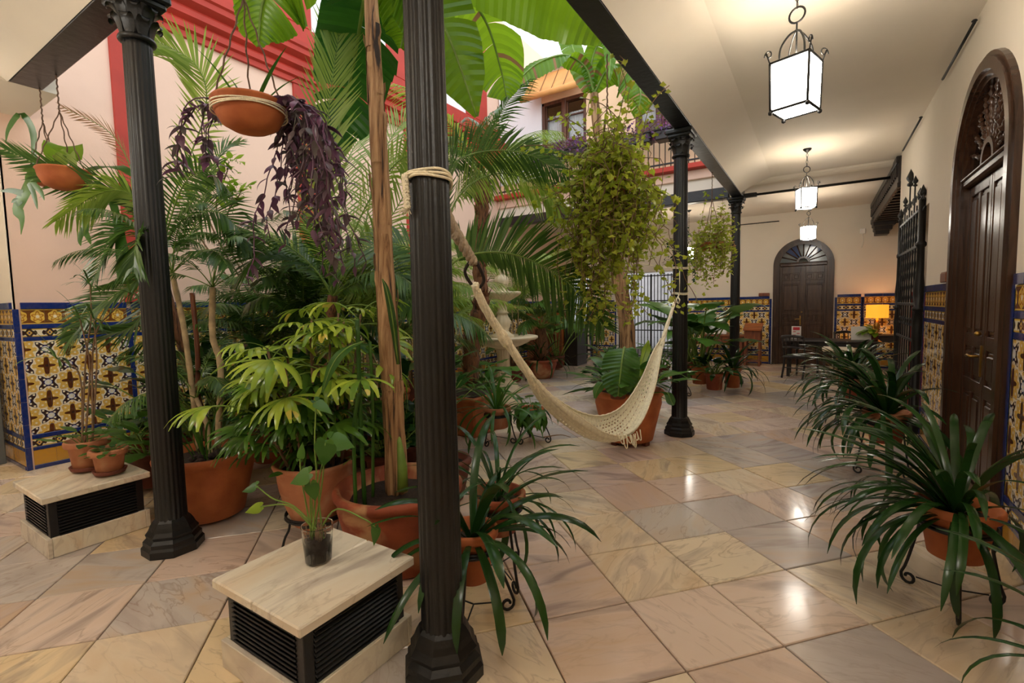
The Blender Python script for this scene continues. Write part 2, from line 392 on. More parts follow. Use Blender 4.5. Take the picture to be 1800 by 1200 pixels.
# ---- floor: marble slabs laid on the diagonal
fl = MB(); fl.box((-9, -2, -.3), (3.2, 18, -.02))
floor = struct(fl.build('floor', 'grout'))
GA = 0.84304; SX, SY = .5049, .4931; GO = (-1.1673, 2.6341)
ca, sa = math.cos(GA), math.sin(GA)
tm = MB(); tm.box((-SX / 2 + .0035, -SY / 2 + .0035, -.03), (SX / 2 - .0035, SY / 2 - .0035, 0), b=.004)
tile_me = tm.mesh('floor_tile', 'floor')
cells = []
for i in range(-22, 34):
    for j in range(-34, 18):
        gx, gy = (i + .5) * SX, -(j + .5) * SY
        x, y = GO[0] + gx * ca - gy * sa, GO[1] + gx * sa + gy * ca
        if not (-8.3 < x < 2.5 and -1.6 < y < 13.6): continue
        d = V((x, y, 0)) - CC; z = d.dot(CF)
        vis = z > .5 and -200 < 900 + FPX * d.dot(CR) / z < 2000 and 600 - FPX * d.dot(CU) / z < 1420 and x < 1.2 and x > -6.9
        cells.append((0 if vis else 1, z, x, y))
cells.sort()
for k, (nv, z, x, y) in enumerate(cells[:298]):
    inst(tile_me, 'floor_tile', floor, TR((x, y, rnd.uniform(-.0025, .0005)), GA + rnd.gauss(0, .0022)))
rest = MB()
for nv, z, x, y in cells[298:]:
    rest.box((-SX / 2 + .0035, -SY / 2 + .0035, -.03), (SX / 2 - .0035, SY / 2 - .0035, 0), b=.004, M4=TR((x, y, rnd.uniform(-.002, 0)), GA))
stuff(rest.build('floor_tile_far', 'floor', floor))
# ---- ceilings
cl = MB()
cl.box((-8.4, -1.75, ZC), (2.7, YB + .05, ZC + .28)); cl.box((XB - .06, YB + .05, ZC), (2.7, YF + .3, ZC + .28)); cl.box((-8.4, YC - .08, ZC), (XB - .06, YF + .3, ZC + .28))
ceiling = struct(cl.build('ceiling', 'plaster'))
BZ = 3.455; BX0, BX1, BY0, BY1 = -1.40, -1.205, 1.235, 1.45      # undersides of the beams lie flush with the edge of the coved ceiling
cvp = [(0, BZ), (.05, BZ + .035), (.12, BZ + .08), (.22, BZ + .125), (.34, BZ + .165), (.5, ZC + .005)]
kv = MB(); n = len(cvp)
def cove(a, b, d):
    vs = [V((p[0] + d[0] * q, p[1] + d[1] * q, z)) for p in (a, b) for q, z in cvp]; kv.add(vs, [(i, i + 1, i + 1 + n, i + n) for i in range(n - 1)], 0, True)
cove((BX1, BY0), (BX1, 9.5), (1, 0)); cove((-5.66, BY0), (BX1, BY0), (0, -1))
ring = [(math.cos(-PI / 2 * k / 8), math.sin(-PI / 2 * k / 8)) for k in range(9)]
kv.add([V((BX1 + d[0] * q, BY0 + d[1] * q, z)) for d in ring for q, z in cvp], [(k * n + i, k * n + i + 1, k * n + n + i + 1, k * n + n + i) for k in range(8) for i in range(n - 1)], 0, True)
kv.build('ceiling_cove', 'plaster', ceiling)
cv = MB()        # soft coved lip near the tie bar and along the walls
for y0 in (9.45,):
    pr = [V((0, 0, 0)), V((0, .03, -.03)), V((0, .07, -.055)), V((0, .12, -.07)), V((0, .9, -.075)), V((0, .9, 0))]
    vs = [V((x, y0, ZC)) + p for x in (XB + .12, XR) for p in pr]; cv.add(vs, [(i, (i + 1) % 6, (i + 1) % 6 + 6, i + 6) for i in range(6)], 0, False)
cv.build('ceiling_rib', 'plaster', ceiling)
# ---- walls
def wall(name, boxes, mat, extra=None):
    mb = MB()
    for lo, hi in boxes: mb.box(lo, hi)
    if extra: extra(mb)
    return struct(mb.build(name, mat))
def arch_fill(mb, ax, w0, w1, c, R, zs, ztop, n=24):
    """masonry above an arch, spanning c-R..c+R on the given axis, between depths w0 and w1"""
    pts = [(c - R * math.cos(PI * k / n), zs + R * math.sin(PI * k / n)) for k in range(n + 1)]
    vs = []
    for a, z in pts:
        for d in (w0, w1):
            for zz in (z, ztop): vs.append((a, d, zz) if ax == 0 else (d, a, zz))
    fs = []
    for k in range(n):
        o, q = k * 4, k * 4 + 4; fs += [(o, q, q + 1, o + 1), (o + 2, o + 3, q + 3, q + 2), (o, o + 2, q + 2, q)]
    mb.add(vs, fs)
# right wall: arched door, gated doorway, wide opening with a lintel
D1Y, D1R, D1Z = 4.75, .75, 2.43
T = .55
def rw(mb): arch_fill(mb, 1, XR, XR + T, D1Y, D1R, D1Z, ZC)
wall_right = wall('wall_right', [((XR, -1.7, 0), (XR + T, D1Y - D1R, ZC)), ((XR, D1Y + D1R, 0), (XR + T, 6.8, ZC)), ((XR, 6.8, 2.55), (XR + T, 8.75, ZC)),
    ((XR, 8.75, 0), (XR + T, 9.1, ZC)), ((XR, 9.1, 3.25), (XR + T, YF, ZC)),
    ((XR + T, 3.6, 0), (XR + T + .1, 5.9, ZC))], 'plaster', rw)
# the side passage behind the gate and the lit alcove behind the lintel
wall('wall_alcove', [((XR + T, 6.65, 0), (2.6, 6.8, ZC)), ((2.5, 6.8, 0), (2.6, YF, ZC)), ((XR + T, 8.8, 0), (2.5, 9.0, ZC))], 'plaster')
# far wall
FDX, FDR, FDZ = -.335, .60, 2.385
GX0, GX1 = -4.95, -3.0
def fw(mb): arch_fill(mb, 0, YF, YF + .35, FDX, FDR, FDZ, ZC)
wall_far = wall('wall_far', [((-8.4, YF, 0), (-6.45, YF + .35, ZC)), ((-6.45, YF, 2.35), (-5.8, YF + .35, ZC)), ((-6.45, YF, 0), (-5.8, YF + .35, .9)), ((-5.8, YF, 0), (GX0, YF + .35, ZC)),
    ((GX0, YF, 2.42), (GX1, YF + .35, ZC)), ((GX1, YF, 0), (FDX - FDR, YF + .35, ZC)), ((FDX + FDR, YF, 0), (2.6, YF + .35, ZC)), ((FDX - FDR - .1, YF + .35, 0), (FDX + FDR + .1, YF + .42, ZC))], 'plaster', fw)
# left courtyard wall, pink, two storeys, with red pilasters and cornice
wall_left = wall('wall_left', [((XL - .4, 1.33, 0), (XL, YF, 5.3)), ((XL - .4, 1.33, 5.3), (XL - .02, YF, 8.4))], 'pink')
wall('wall_back', [((-8.4, -1.75, 0), (2.6, -1.6, ZC))], 'plaster')
wall('wall_left_end', [((-8.4, -1.6, 0), (-8.25, 1.33, ZC)), ((-8.4, 1.33, 0), (XL - .4, 1.5, ZC))], 'plaster')
wall('wall_front_face', [((XL - 1.3, 1.325, 0), (XL, 1.345, ZC)), ((XL - .2, .8, BZ + .003), (-5.66, 1.55, ZC))], 'plaster')
wall('wall_far_left', [((-8.4, 9.9, 0), (XL - .4, 10.1, ZC)), ((-8.4, 10.1, 0), (-8.3, YF, ZC))], 'plaster')
PW = .36
for y0 in (2.25, 4.44, 6.68, 8.85):
    pb = MB(); pb.box((XL - .05, y0, 1.665), (XL + .035, y0 + PW, 5.0), b=.006); pb.box((XL - .05, y0 - .03, 1.665), (XL + .05, y0 + PW + .03, 1.86), b=.008)
    pb.build('pilaster', 'red', wall_left)
cb = MB()
prof = [(0, 4.86), (.05, 4.86), (.05, 4.93), (.09, 4.95), (.09, 5.02), (.07, 5.05), (.14, 5.09), (.14, 5.16), (.12, 5.19), (.21, 5.24), (.21, 5.31), (.24, 5.33), (.24, 5.39), (0, 5.42)]
vs = [(XL + a, y, z) for y in (1.33, YC) for a, z in prof]; n = len(prof)
cb.add(vs, [(i, i + 1, i + 1 + n, i + n) for i in range(n - 1)]); cb.build('cornice', 'red', wall_left)
ub = MB(); ub.box((XL - .1, 1.33, 5.42), (XL + .03, YC, 5.74), b=.01)
for y0 in (1.33, 4.02, 6.32, 8.6): ub.box((XL - .1, y0, 5.74), (XL + .03, y0 + (.78 if y0 > 2 else .9), 8.4), b=.01)
ub.build('upper_frame', 'red', wall_left)
for y0, y1 in ((2.23, 4.02), (4.8, 6.32), (7.1, 8.6)):
    q = MB(); q.box((XL - .1, y0, 5.74), (XL - .005, y1, 8.4)); q.build('upper_panel', 'bluishwhite', wall_left)
# upper storey over the far beam
WX = [(-5.43, -4.33), (-3.25, -2.3)]
wz0, wz1 = 4.75, 6.12
wall_upper = wall('wall_upper_far', [((XL, YC + .02, ZC + .28), (2.6, YC + .3, wz0)), ((WX[0][0], YC + .02, wz1), (2.6, YC + .3, 6.78)), 
    ((WX[0][1], YC + .02, wz0), (WX[1][0], YC + .3, wz1)), ((WX[1][1], YC + .02, wz0), (2.6, YC + .3, wz1))], 'peach')
wall('wall_upper_left', [((XL, YC + .01, wz0 - .3), (WX[0][0], YC + .3, 6.78))], 'bluishwhite')  # bright daylight left of the window is put into this wall's white
tr = MB(); tr.box((XL, YC - .12, 6.78), (2.6, YC + .4, 6.86), b=.01); struct(tr.build('trim_1', 'bluishwhite'))
# bands on the front of the far gallery: frieze board, white fascia, red ledge
tr = MB(); tr.box((XL, YC - .06, 3.67), (XB - .1, YC + .02, 3.88), b=.01); o = struct(tr.build('trim_2', 'peach'))
st = MB()
for k in range(52):
    x = XL + .1 + k * .1
    if x > XB - .2: break
    st.tube([V((x + .045 * math.cos(a), YC - .062, 3.775 + .045 * math.sin(a))) for a in [PI * 2 * q / 8 for q in range(9)]], .006, 4, 0, False)
    st.tube([V((x - .04, YC - .062, 3.70)), V((x + .05, YC - .062, 3.85))], .006, 4)
stuff(st.build('scroll_ornament', 'brownstem', o))
tr = MB(); tr.box((XL, YC - .14, 3.88), (XB - .1, YC + .02, 4.06), b=.01); struct(tr.build('trim_3', 'pink'))
tr = MB(); tr.box((XL, YC - .30, 4.06), (XB + .3, YC + .02, 4.16), b=.012); struct(tr.build('trim_4', 'red'))
# ---- painted iron beams
def beam(name, lo, hi):
    mb = MB(); mb.box(lo, hi, b=.012); return struct(mb.build(name, 'beamblack'))
beam('trim_5', (BX0, BY0, BZ), (BX1, YC + .1, 3.72)); beam('trim_6', (-5.66, BY0, BZ), (BX0, BY1, 3.72)); beam('trim_7', (XL, YC - .1, 3.46), (XB - .12, YC + .1, 3.67))
tb = MB(); tb.tube([(XB, YC, 3.475), (XR, YC, 3.475)], .022, 10); tb.box((XB + .1, YC - .05, 3.44), (XB + .34, YC + .05, 3.51), b=.01); struct(tb.build('trim_8', 'iron'))
# the outdoor street wall and pavement glimpsed through the grilles
wall('wall_street', [((-10, 16.6, 0), (1, 16.8, 5))], 'street')
# ---- wainscots of glazed tile
RW = [(0, .04, 'navy', 2), (.04, .19, 'ytile', 1), (.19, .225, 'navy', 2), (.225, .305, 'lband', 1), (.305, .35, 'navy', 2), (.35, .435, 'field', 1)] + \
     [(.435 + k * .17, .605 + k * .17, 'field', 1) for k in range(5)] + [(1.285, 1.325, 'navy', 2), (1.325, 1.405, 'band', 1), (1.405, 1.45, 'navy', 2), (1.45, 1.60, 'frieze', 1), (1.60, 1.665, 'navy', 2)]
TW = .17
tcache = {}
def tmesh(mat, w_, h, ax, sn, proud):
    k = (mat, round(w_, 4), round(h, 4), ax, sn, proud)
    if k not in tcache:
        mb = MB(); g = .0009
        if ax == 1: mb.box((-.006, g, g), (.006 + proud, w_ - g, h - g), b=.0025) if sn > 0 else mb.box((-.006 - proud, g, g), (.006, w_ - g, h - g), b=.0025)
        else: mb.box((g, -.006 - proud, g), (w_ - g, .006, h - g), b=.0025)
        tcache[k] = mb.mesh('tile', mat)
    return tcache[k]
def wainscot(parent, ax, sn, fixed, a0, a1, near=0, edges=()):
    """tile rows along axis ax from a0 to a1; the first `near` columns are single tiles, the rest one joined part"""
    sfx = 'xy'[ax]; ncol = max(1, round((a1 - a0) / TW)); tw = (a1 - a0) / ncol; joined = {}
    for c in range(ncol):
        for z0, z1, kind, step in RW:
            if step == 2 and c % 2: continue
            mat = kind + sfx if kind in ('field', 'frieze', 'band', 'lband') else kind
            wdt = tw * (2 if step == 2 and c + 1 < ncol else 1); proud = .014 if z0 >= 1.6 else .004 if kind == 'navy' else 0
            a = a0 + c * tw; loc = (fixed, a, z0) if ax == 1 else (a, fixed, z0)
            if c < near: inst(tmesh(mat, wdt, z1 - z0, ax, sn, proud), 'tile', parent, TR(loc))
            else:
                mb = joined.setdefault(mat, MB()); p = .006 + proud; g = .0012
                if ax == 1: mb.box((fixed - (.006 if sn > 0 else p), a + g, z0 + g), (fixed + (p if sn > 0 else .006), a + wdt - g, z1 - g), b=.002)
                else: mb.box((a + g, fixed - p, z0 + g), (a + wdt - g, fixed + .006, z1 - g), b=.002)
    if joined:
        tot = MB(); mats = []
        for k, mb in joined.items():
            tot.add(mb.v, mb.f, len(mats), False); mats.append(k)
        stuff(tot.build('tile_field', mats, parent))
    for e in edges:                      # upright navy edge strips
        mb = MB(); q = .022
        for z in range(7):
            z0, z1 = z * .2287, z * .2287 + .2267
            if ax == 1: mb.box((fixed - .01, e - q, z0), (fixed + .014 * sn, e + q, z1), b=.003)
            else: mb.box((e - q, fixed - .014, z0), (e + q, fixed + .01, z1), b=.003)
        mb.build('edge_strip', 'navy', parent)
wainscot(wall_left, 1, 1, XL, 1.375, 2.23, 6); wainscot(wall_left, 1, 1, XL, 2.27, 6.9, 14, (1.34, 2.25)); wainscot(wall_left, 1, 1, XL, 6.94, YF, 0, (6.92,))
wainscot(wall_left, 0, 1, 1.324, XL - .9, XL - .02, 0)
wainscot(wall_right, 1, -1, XR, 5.54, 6.76, 8, (5.52, 6.778)); wainscot(wall_right, 1, -1, XR, 2.35, 3.94, 8, (3.96,))
wainscot(wall_right, 1, -1, XR, -1.5, 2.33, 0); wainscot(wall_right, 1, -1, XR, 8.77, 9.08, 2)
wainscot(wall_far, 0, 1, YF, FDX + FDR + .09, .80, 0, (FDX + FDR + .065, .82)); wainscot(wall_far, 0, 1, YF, .86, 2.5, 0, (.84,))
wainscot(wall_far, 0, 1, YF, GX1 + .06, FDX - FDR - .09, 0, (FDX - FDR - .065, GX1 + .04)); wainscot(wall_far, 0, 1, YF, -5.72, GX0 - .06, 0, (-5.75, GX0 - .03))
# ---- panelled arched doors
def arch_pts(R, zs, w0=0, n=28):
    return [V((-R, 0, w0))] + [V((-R * math.cos(PI * k / n), 0, zs + R * math.sin(PI * k / n))) for k in range(n + 1)] + [V((R, 0, w0))]
def bandstrip(mb, inner, outer, y0, y1, m=0):
    vs = []
    for a, b in zip(inner, outer):
        for q, y in ((a, y0), (b, y0), (b, y1), (a, y1)): vs.append((q.x, y, q.z))
    L = len(inner); fs = []
    for i in range(L - 1):
        o, q = i * 4, i * 4 + 4
        for k in range(4): fs.append((o + k, o + (k + 1) % 4, q + (k + 1) % 4, q + k))
    fs += [(0, 3, 2, 1), ((L - 1) * 4, (L - 1) * 4 + 1, (L - 1) * 4 + 2, (L - 1) * 4 + 3)]
    mb.add(vs, fs, m, False)
def door(name, loc, rz, R, zs, fw_, rows, glass, spindle, depth, nseg):
    d = bpy.data.objects.new(name, None); COL.objects.link(d); d.location = loc; d.rotation_euler = (0, 0, rz); struct(d)
    f = MB(); A = arch_pts
    bandstrip(f, A(R - fw_, zs), A(R + .02, zs), -.035, .02); bandstrip(f, A(R - fw_ + .035, zs), A(R - .012, zs), -.055, -.03)
    bandstrip(f, A(R - fw_ - .03, zs), A(R - fw_ * .45, zs), -.012, depth + .06)
    f.build('frame', 'doorwood', d)
    Ri = R - fw_ - .03
    t = MB(); t.box((-Ri, depth - .06, zs - .02), (Ri, depth + .03, zs + .07), b=.015); t.box((-Ri, depth - .075, zs + .03), (Ri, depth - .05, zs + .055), b=.008); t.build('transom', 'doorwood', d)
    for sn in (-1, 1):
        x0, x1 = (-Ri, -.002) if sn < 0 else (.002, Ri)
        lf = MB(); lf.box((x0, depth, .01), (x1, depth + .045, zs - .02), b=.004)
        if sn < 0: lf.box((x1 - .035, depth - .016, .02), (x1 + .025, depth, zs - .03), b=.006)
        # raised stiles and rails
        st_ = .055; W = x1 - x0
        zz = [.012] + [r[0] for r in rows] + [zs - .022]
        for a in (x0, x1 - st_): lf.box((a, depth - .014, .012), (a + st_, depth + .002, zs - .022), b=.004)
        prev = .012
        for z0, z1, nc in rows + [(zs - .022, 0, 1)]:
            lf.box((x0 + st_, depth - .014, prev), (x1 - st_, depth + .002, z0), b=.004); prev = z1
            if nc == 2: lf.box(((x0 + x1) / 2 - .028, depth - .014, z0), ((x0 + x1) / 2 + .028, depth + .002, z1), b=.004)
        L = lf.build('door_leaf', 'doorwood', d)
        for z0, z1, nc in rows:
            cw = (W - 2 * st_ - (.056 if nc == 2 else 0)) / nc
            for c in range(nc):
                a = x0 + st_ + c * (cw + .056); p = MB(); p.box((a + .012, depth - .004, z0 + .014), (a + cw - .012, depth + .004, z1 - .014), b=.004)
                p.box((a + .035, depth - .016, z0 + .038), (a + cw - .035, depth, z1 - .038), b=.012); p.build('panel', 'doorwood', L)
        if sn < 0:
            h = MB(); h.box((-.05, depth - .024, .95), (-.025, depth - .012, 1.18), b=.003)
            h.tube(catmull([(-.037, depth - .03, 1.1), (-.037, depth - .075, 1.1), (-.08, depth - .08, 1.105), (-.15, depth - .075, 1.095)], 10), .010, 8)
            h.lathe([(.004, -.02), (.02, -.012), (.022, 0), (.014, .012), (.003, .018)], 12, (-.01, depth - .045, 1.27)); h.build('handle', 'brass', L)
    hub = MB(); bandstrip(hub, arch_pts(Ri * .2, zs + .07, zs + .07, 12), arch_pts(Ri * .2 + .04, zs + .07, zs + .07, 12), depth - .05, depth + .02); hub.build('fanlight_hub', 'doorwood', d)
    for k in range(nseg):
        a0, a1 = PI * k / nseg, PI * (k + 1) / nseg; g = MB(); zb = zs + .06
        r0, r1 = Ri * .2, Ri - .005
        vs = []
        for q in range(5):
            a = a0 + (a1 - a0) * q / 4
            for r in (r0, r1): vs += [(-r * math.cos(a), depth - .003, zb + r * math.sin(a) * (1 if r == r0 else .93)), (-r * math.cos(a), depth + .004, zb + r * math.sin(a) * (1 if r == r0 else .93))]
        fs = []
        for q in range(4):
            o = q * 4; fs += [(o, o + 2, o + 6, o + 4), (o + 1, o + 5, o + 7, o + 3)]
        g.add(vs, fs); g.build('pane', glass[k % len(glass)], d)
    for k in range(1, nseg):
        a = PI * k / nseg; m_ = MB(); zb = zs + .07
        if spindle:
            pts = []; rr = []
            for q in range(25):
                r = Ri * .22 + (Ri * .72) * q / 24; pts.append((-r * math.cos(a), depth - .02, zb + r * math.sin(a))); rr.append(.012 + .008 * abs(math.sin(q * PI / 3)) + (.01 if q in (8, 16) else 0))
            m_.tube(pts, rr, 8)
        else:
            p0 = V((-Ri * .2 * math.cos(a), depth - .012, zb + Ri * .2 * math.sin(a))); p1 = V((-Ri * math.cos(a), depth - .012, zb + Ri * math.sin(a) * .95)); m_.tube([p0, p1], .014, 6)
        m_.build('glazing_bar', 'doorwood', d)
    return d
door('door_1', (XR, D1Y, 0), -PI / 2, D1R, D1Z, .12, [(.12, .80, 2), (.90, 1.15, 2), (1.25, 2.33, 2)], ['darkglass'], True, .055, 11)
door('door_2', (FDX, YF, 0), 0, FDR, FDZ, .085, [(.1, .24, 1), (.3, .98, 1), (1.04, 1.2, 2), (1.27, 1.95, 1), (2.03, 2.2, 2)], ['greyglass', 'greyglass', 'blueglass', 'blueglass', 'greyglass', 'greyglass', 'blueglass', 'blueglass', 'greyglass', 'greyglass'], False, .07, 10)
# ---- windows of the upper storey
def window(name, x0, x1, z0, z1, y, glass, ncol=2):
    d = bpy.data.objects.new(name, None); COL.objects.link(d); d.location = (x0, y, z0); struct(d)
    W, H = x1 - x0, z1 - z0; f = MB()
    for lo, hi in (((0, -.04, 0), (.07, .12, H)), ((W - .07, -.04, 0), (W, .12, H)), ((0, -.04, 0), (W, .12, .07)), ((0, -.04, H - .07), (W, .12, H)), ((W / 2 - .05, -.05, 0), (W / 2 + .05, .12, H))): f.box(lo, hi, b=.008)
    f.build('window_frame', 'winwood', d)
    for c in range(ncol):
        a0 = .07 + c * (W / 2 - .02); a1 = a0 + W / 2 - .12
        g = MB(); g.box((a0, .05, .07), (a1, .056, H - .07)); g.build('pane', glass, d)
        q = MB()
        for zz in (H * .33, H * .72): q.box((a0, .02, zz), (a1, .07, zz + .03), b=.005)
        q.box((a0, .01, .07), (a0 + .03, .07, H - .07), b=.005); q.box((a1 - .03, .01, .07), (a1, .07, H - .07), b=.005); q.build('glazing_bar', 'winwood', d)
        cu = MB(); N = 30
        vs = [(a0 + (a1 - a0) * i / N, .12 + .012 * math.sin(i * 1.7), zz) for i in range(N + 1) for zz in (H * .38, H * .8)]
        cu.add(vs, [(2 * i, 2 * i + 2, 2 * i + 3, 2 * i + 1) for i in range(N)], 0, True); cu.build('curtain', 'curtain', d)
    return d
window('window_1', WX[0][0], WX[0][1], wz0, wz1, YC + .08, 'cupglass'); window('window_2', WX[1][0], WX[1][1], wz0, wz1, YC + .08, 'cupglass')
rm = MB(); rm.box((XL, YC + 1.6, 3.9), (2.6, YC + 1.7, 6.8)); rm.box((XL, YC + .3, 6.75), (2.6, YC + 1.7, 6.82)); struct(rm.build('wall_upper_room', 'peach'))
# ---- left foreground doorway edge at the very border of the view
fm = MB(); fm.box((XL - .62, 1.2, 0), (XL - .54, 1.285, 2.1), b=.006); fm.box((XL - 1.4, 1.2, .72), (XL - .62, 1.26, .77), b=.004); fm.box((XL - 1.4, 1.2, .1), (XL - .62, 1.26, .16), b=.004); fm.box((XL - 1.4, 1.24, .16), (XL - .62, 1.25, 2.1)); struct(fm.build('door_3', 'greyglass'))
# ================================================================ THINGS
# ---- fluted cast-iron columns
def column(x, y, label):
    t = thing('iron_column', label, 'column', (x, y, 0), 0, 'fluted iron columns')
    b = MB(); b.lathe([(.172, 0), (.172, .045), (.160, .06), (.160, .085), (.140, .105), (.146, .125), (.128, .15), (.118, .175), (.104, .20), (.09, .215)], 8, m=0, smooth=False, sq=1)
    b.build('base', 'castiron', t)
    N = 96; s_ = MB()
    fl = lambda a, i: 1 if i in (0, 11) else 1 - .055 * max(0, math.cos(a * 20)) ** .7
    prof = [(.094, .2)] + [(.088 - .013 * k / 9, .21 + k * .325) for k in range(10)] + [(.075, 3.19)]
    s_.lathe(prof, N, rf=fl); s_.build('shaft', 'castiron', t)
    c = MB(); c.lathe([(.076, 3.165), (.094, 3.17), (.098, 3.18), (.094, 3.192), (.08, 3.198), (.082, 3.23), (.086, 3.28), (.096, 3.33), (.112, 3.365), (.116, 3.372)], 48)
    for z0, r0, off in ((3.195, .082, 0), (3.265, .086, .393)):
        for k in range(8):
            a = k * PI / 4 + off; e = V((math.cos(a), math.sin(a), 0)); pts = [e * r0 + Z * z0, e * (r0 + .008) + Z * (z0 + .04), e * (r0 + .02) + Z * (z0 + .075), e * (r0 + .040) + Z * (z0 + .09), e * (r0 + .05) + Z * (z0 + .078), e * (r0 + .045) + Z * (z0 + .066)]
            c.strip(catmull(pts, 9), [.022, .028, .032, .034, .034, .032, .028, .022, .016, .008], side=V((-e.y, e.x, 0)), fold=-.2)
    c.box((-.125, -.125, 3.368), (.125, .125, 3.41), b=.012); c.box((-.145, -.145, 3.405), (.145, .145, 3.457), b=.012); c.build('capital', 'castiron', t)
    return t
column(-3.53, 1.355, 'black fluted iron column on the left, in front of the biggest terracotta pot')
column(-1.305, 1.455, 'black fluted iron column nearest the camera, with the hammock rope wound round it')
column(-1.35, 5.72, 'black fluted iron column at the far end of the hammock, beside the large pot')
column(-1.33, 9.88, 'farthest black fluted iron column, behind the small hanging ivy basket')
# ---- lanterns
def lantern(x, y, zc, s, rz, label, light=True):
    t = thing('hanging_lantern', label, 'lantern', (x, y, 0), rz, 'square glass lanterns along the gallery')
    a, h = .122 * s, .160 * s; F = MB(); q = .009 * s; z0, z1 = zc - h, zc + h; a2 = a * .95
    for i in range(4):
        c0 = V((a2 * (1, -1, -1, 1)[i], a2 * (1, 1, -1, -1)[i], z0)); c1 = V((a * (1, -1, -1, 1)[i], a * (1, 1, -1, -1)[i], z1))
        d0 = V((a2 * (1, -1, -1, 1)[(i + 1) % 4], a2 * (1, 1, -1, -1)[(i + 1) % 4], z0)); d1 = V((a * (1, -1, -1, 1)[(i + 1) % 4], a * (1, 1, -1, -1)[(i + 1) % 4], z1))
        F.tube([c0, c1], q, 6); F.tube([c0, d0], q, 6); F.tube([c1, d1], q, 6)
        F.lathe([(.001, -.02 * s), (.014 * s, -.012 * s), (.015 * s, 0), (.008 * s, .012 * s)], 8, c0 - V((0, 0, .008)))
        g = MB(); n = (c0 + d0).normalized(); k = .004
        vs = [c0 * 1, d0 * 1, d1 * 1, c1 * 1]
        cen = sum(vs, V()) / 4
        vs = [cen + (v - cen) * .985 for v in vs]
        g.add(vs + [v - V((n.x, n.y, 0)) * k for v in vs], [(0, 1, 2, 3), (7, 6, 5, 4), (0, 4, 5, 1), (1, 5, 6, 2), (2, 6, 7, 3), (3, 7, 4, 0)])
        g.build('pane', 'lampglass', t)
        # arm: from the corner up to the crown, and the curl outside
        e = V((c1.x, c1.y, 0)).normalized()
        arm = catmull([c1 - e * .06 * s + V((0, 0, .01)), c1 - e * .07 * s + V((0, 0, .10 * s)), c1 - e * .12 * s + V((0, 0, .18 * s)), V((0, 0, z1 + .215 * s))], 12)
        F.tube(arm, .007 * s, 6)
        cu = [c1 + e * (.012 + .026 * math.cos(w_) * (1 - w_ / 14)) * s + V((0, 0, (.045 + .03 * math.sin(w_) + w_ * .006) * s)) for w_ in [j * .5 for j in range(13)]]
        F.tube([c1] + cu[::-1], .005 * s, 6)
    F.tube([(0, 0, z1 + .02), (0, 0, z1 + .27 * s)], .006 * s, 6)
    F.tube([V((.05 * s * math.cos(w_), 0, z1 + .315 * s + .05 * s * math.sin(w_))) for w_ in [PI * 2 * j / 20 for j in range(21)]], .007 * s, 6, cap=False)
    F.tube([(-a2, 0, z0 + .005), (a2, 0, z0 + .005)], .003, 4)
    F.build('frame', 'iron', t)
    b = MB(); b.box((-a2 * .97, -a2 * .97, z0 - .001), (a2 * .97, a2 * .97, z0 + .003)); b.build('bottom_pane', 'lampglass', t)
    bl = MB(); bl.lathe([(.001, -.03), (.022, -.015), (.024, .005), (.01, .04)], 10, (0, 0, zc - .04)); bl.build('bulb', 'bulb', t)
    ch = MB(); z = z1 + .36 * s; k = 0
    while z < ZC - .05:
        L = .045; ch.tube([V((.011 * math.cos(w_) * (k % 2), .011 * math.cos(w_) * (1 - k % 2), z + L / 2 + L * .6 * math.sin(w_))) for w_ in [PI * 2 * j / 8 for j in range(9)]], .003, 5, cap=False); z += L; k += 1
    ch.lathe([(.012, ZC - .05), (.05, ZC - .015), (.055, ZC)], 14); ch.build('chain', 'iron', t)
    if light: point_light('lantern_bulb', (x, y, zc + .045), LAMP_W, WARM, .012)
lantern(-.165, 3.85, 2.965, .97, -.30, 'nearest square glass lantern hanging from the gallery ceiling')
lantern(-.185, 8.05, 2.97, .84, .38, 'middle square glass lantern hanging below a round ceiling rose')
lantern(-.21, 11.3, 2.875, .80, .78, 'farthest square glass lantern, in front of the arched door fanlight')
lantern(-.18, .2, 2.95, 1.2, .3, 'unseen square glass lantern added for fill, overhead where the two galleries meet')  # this and the next two hang out of view, added for fill light
lantern(-3.3, -.1, 2.95, 1.2, .3, 'unseen square glass lantern added for fill over the front gallery behind the low benches')
lantern(-6.0, -.1, 2.95, 1.2, .3, 'unseen square glass lantern added for fill at the left end of the front gallery')
t = lantern(-2.55, 11.6, 2.66, .9, .2, 'small square glass lantern over the far gallery, partly behind a column')
# ---- iron gate leaf standing along the right wall
gt = thing('iron_gate', 'black wrought-iron gate with spiked finials standing against the right wall', 'gate', (XR - .025, 0, 0))
g0, g1 = 7.02, 8.72
def finial(mb, c, s=1):
    mb.lathe([(.012 * s, 0), (.03 * s, .01 * s), (.03 * s, .03 * s), (.014 * s, .045 * s), (.034 * s, .075 * s), (.04 * s, .095 * s), (.022 * s, .14 * s), (.001, .19 * s)], 10, c)
for y in (g0, g1):
    p = MB(); r = .05 if y == g0 else .035
    p.lathe([(r * 1.25, 0), (r * 1.25, .25), (r * .8, .28), (r * .8, .95), (r * 1.05, 1.1), (r * 1.15, 1.2), (r * .8, 1.38), (r * 1.2, 1.4), (r * 1.2, 1.43), (r * .8, 1.45), (r * 1.1, 1.6), (r * .75, 1.8), (r * .7, 2.1), (r * 1.0, 2.12), (r * 1.0, 2.15), (r * .7, 2.17), (r * .7, 2.62)], 12, (0, y, 0))
    finial(p, (0, y, 2.61), .95); p.build('gate_post', 'castiron', gt)
for z in (.18, 1.02, 1.45, 2.12, 2.52):
    r_ = MB(); r_.box((-.012, g0, z), (.012, g1, z + .035), b=.004); r_.build('rail', 'iron', gt)
NB = 8
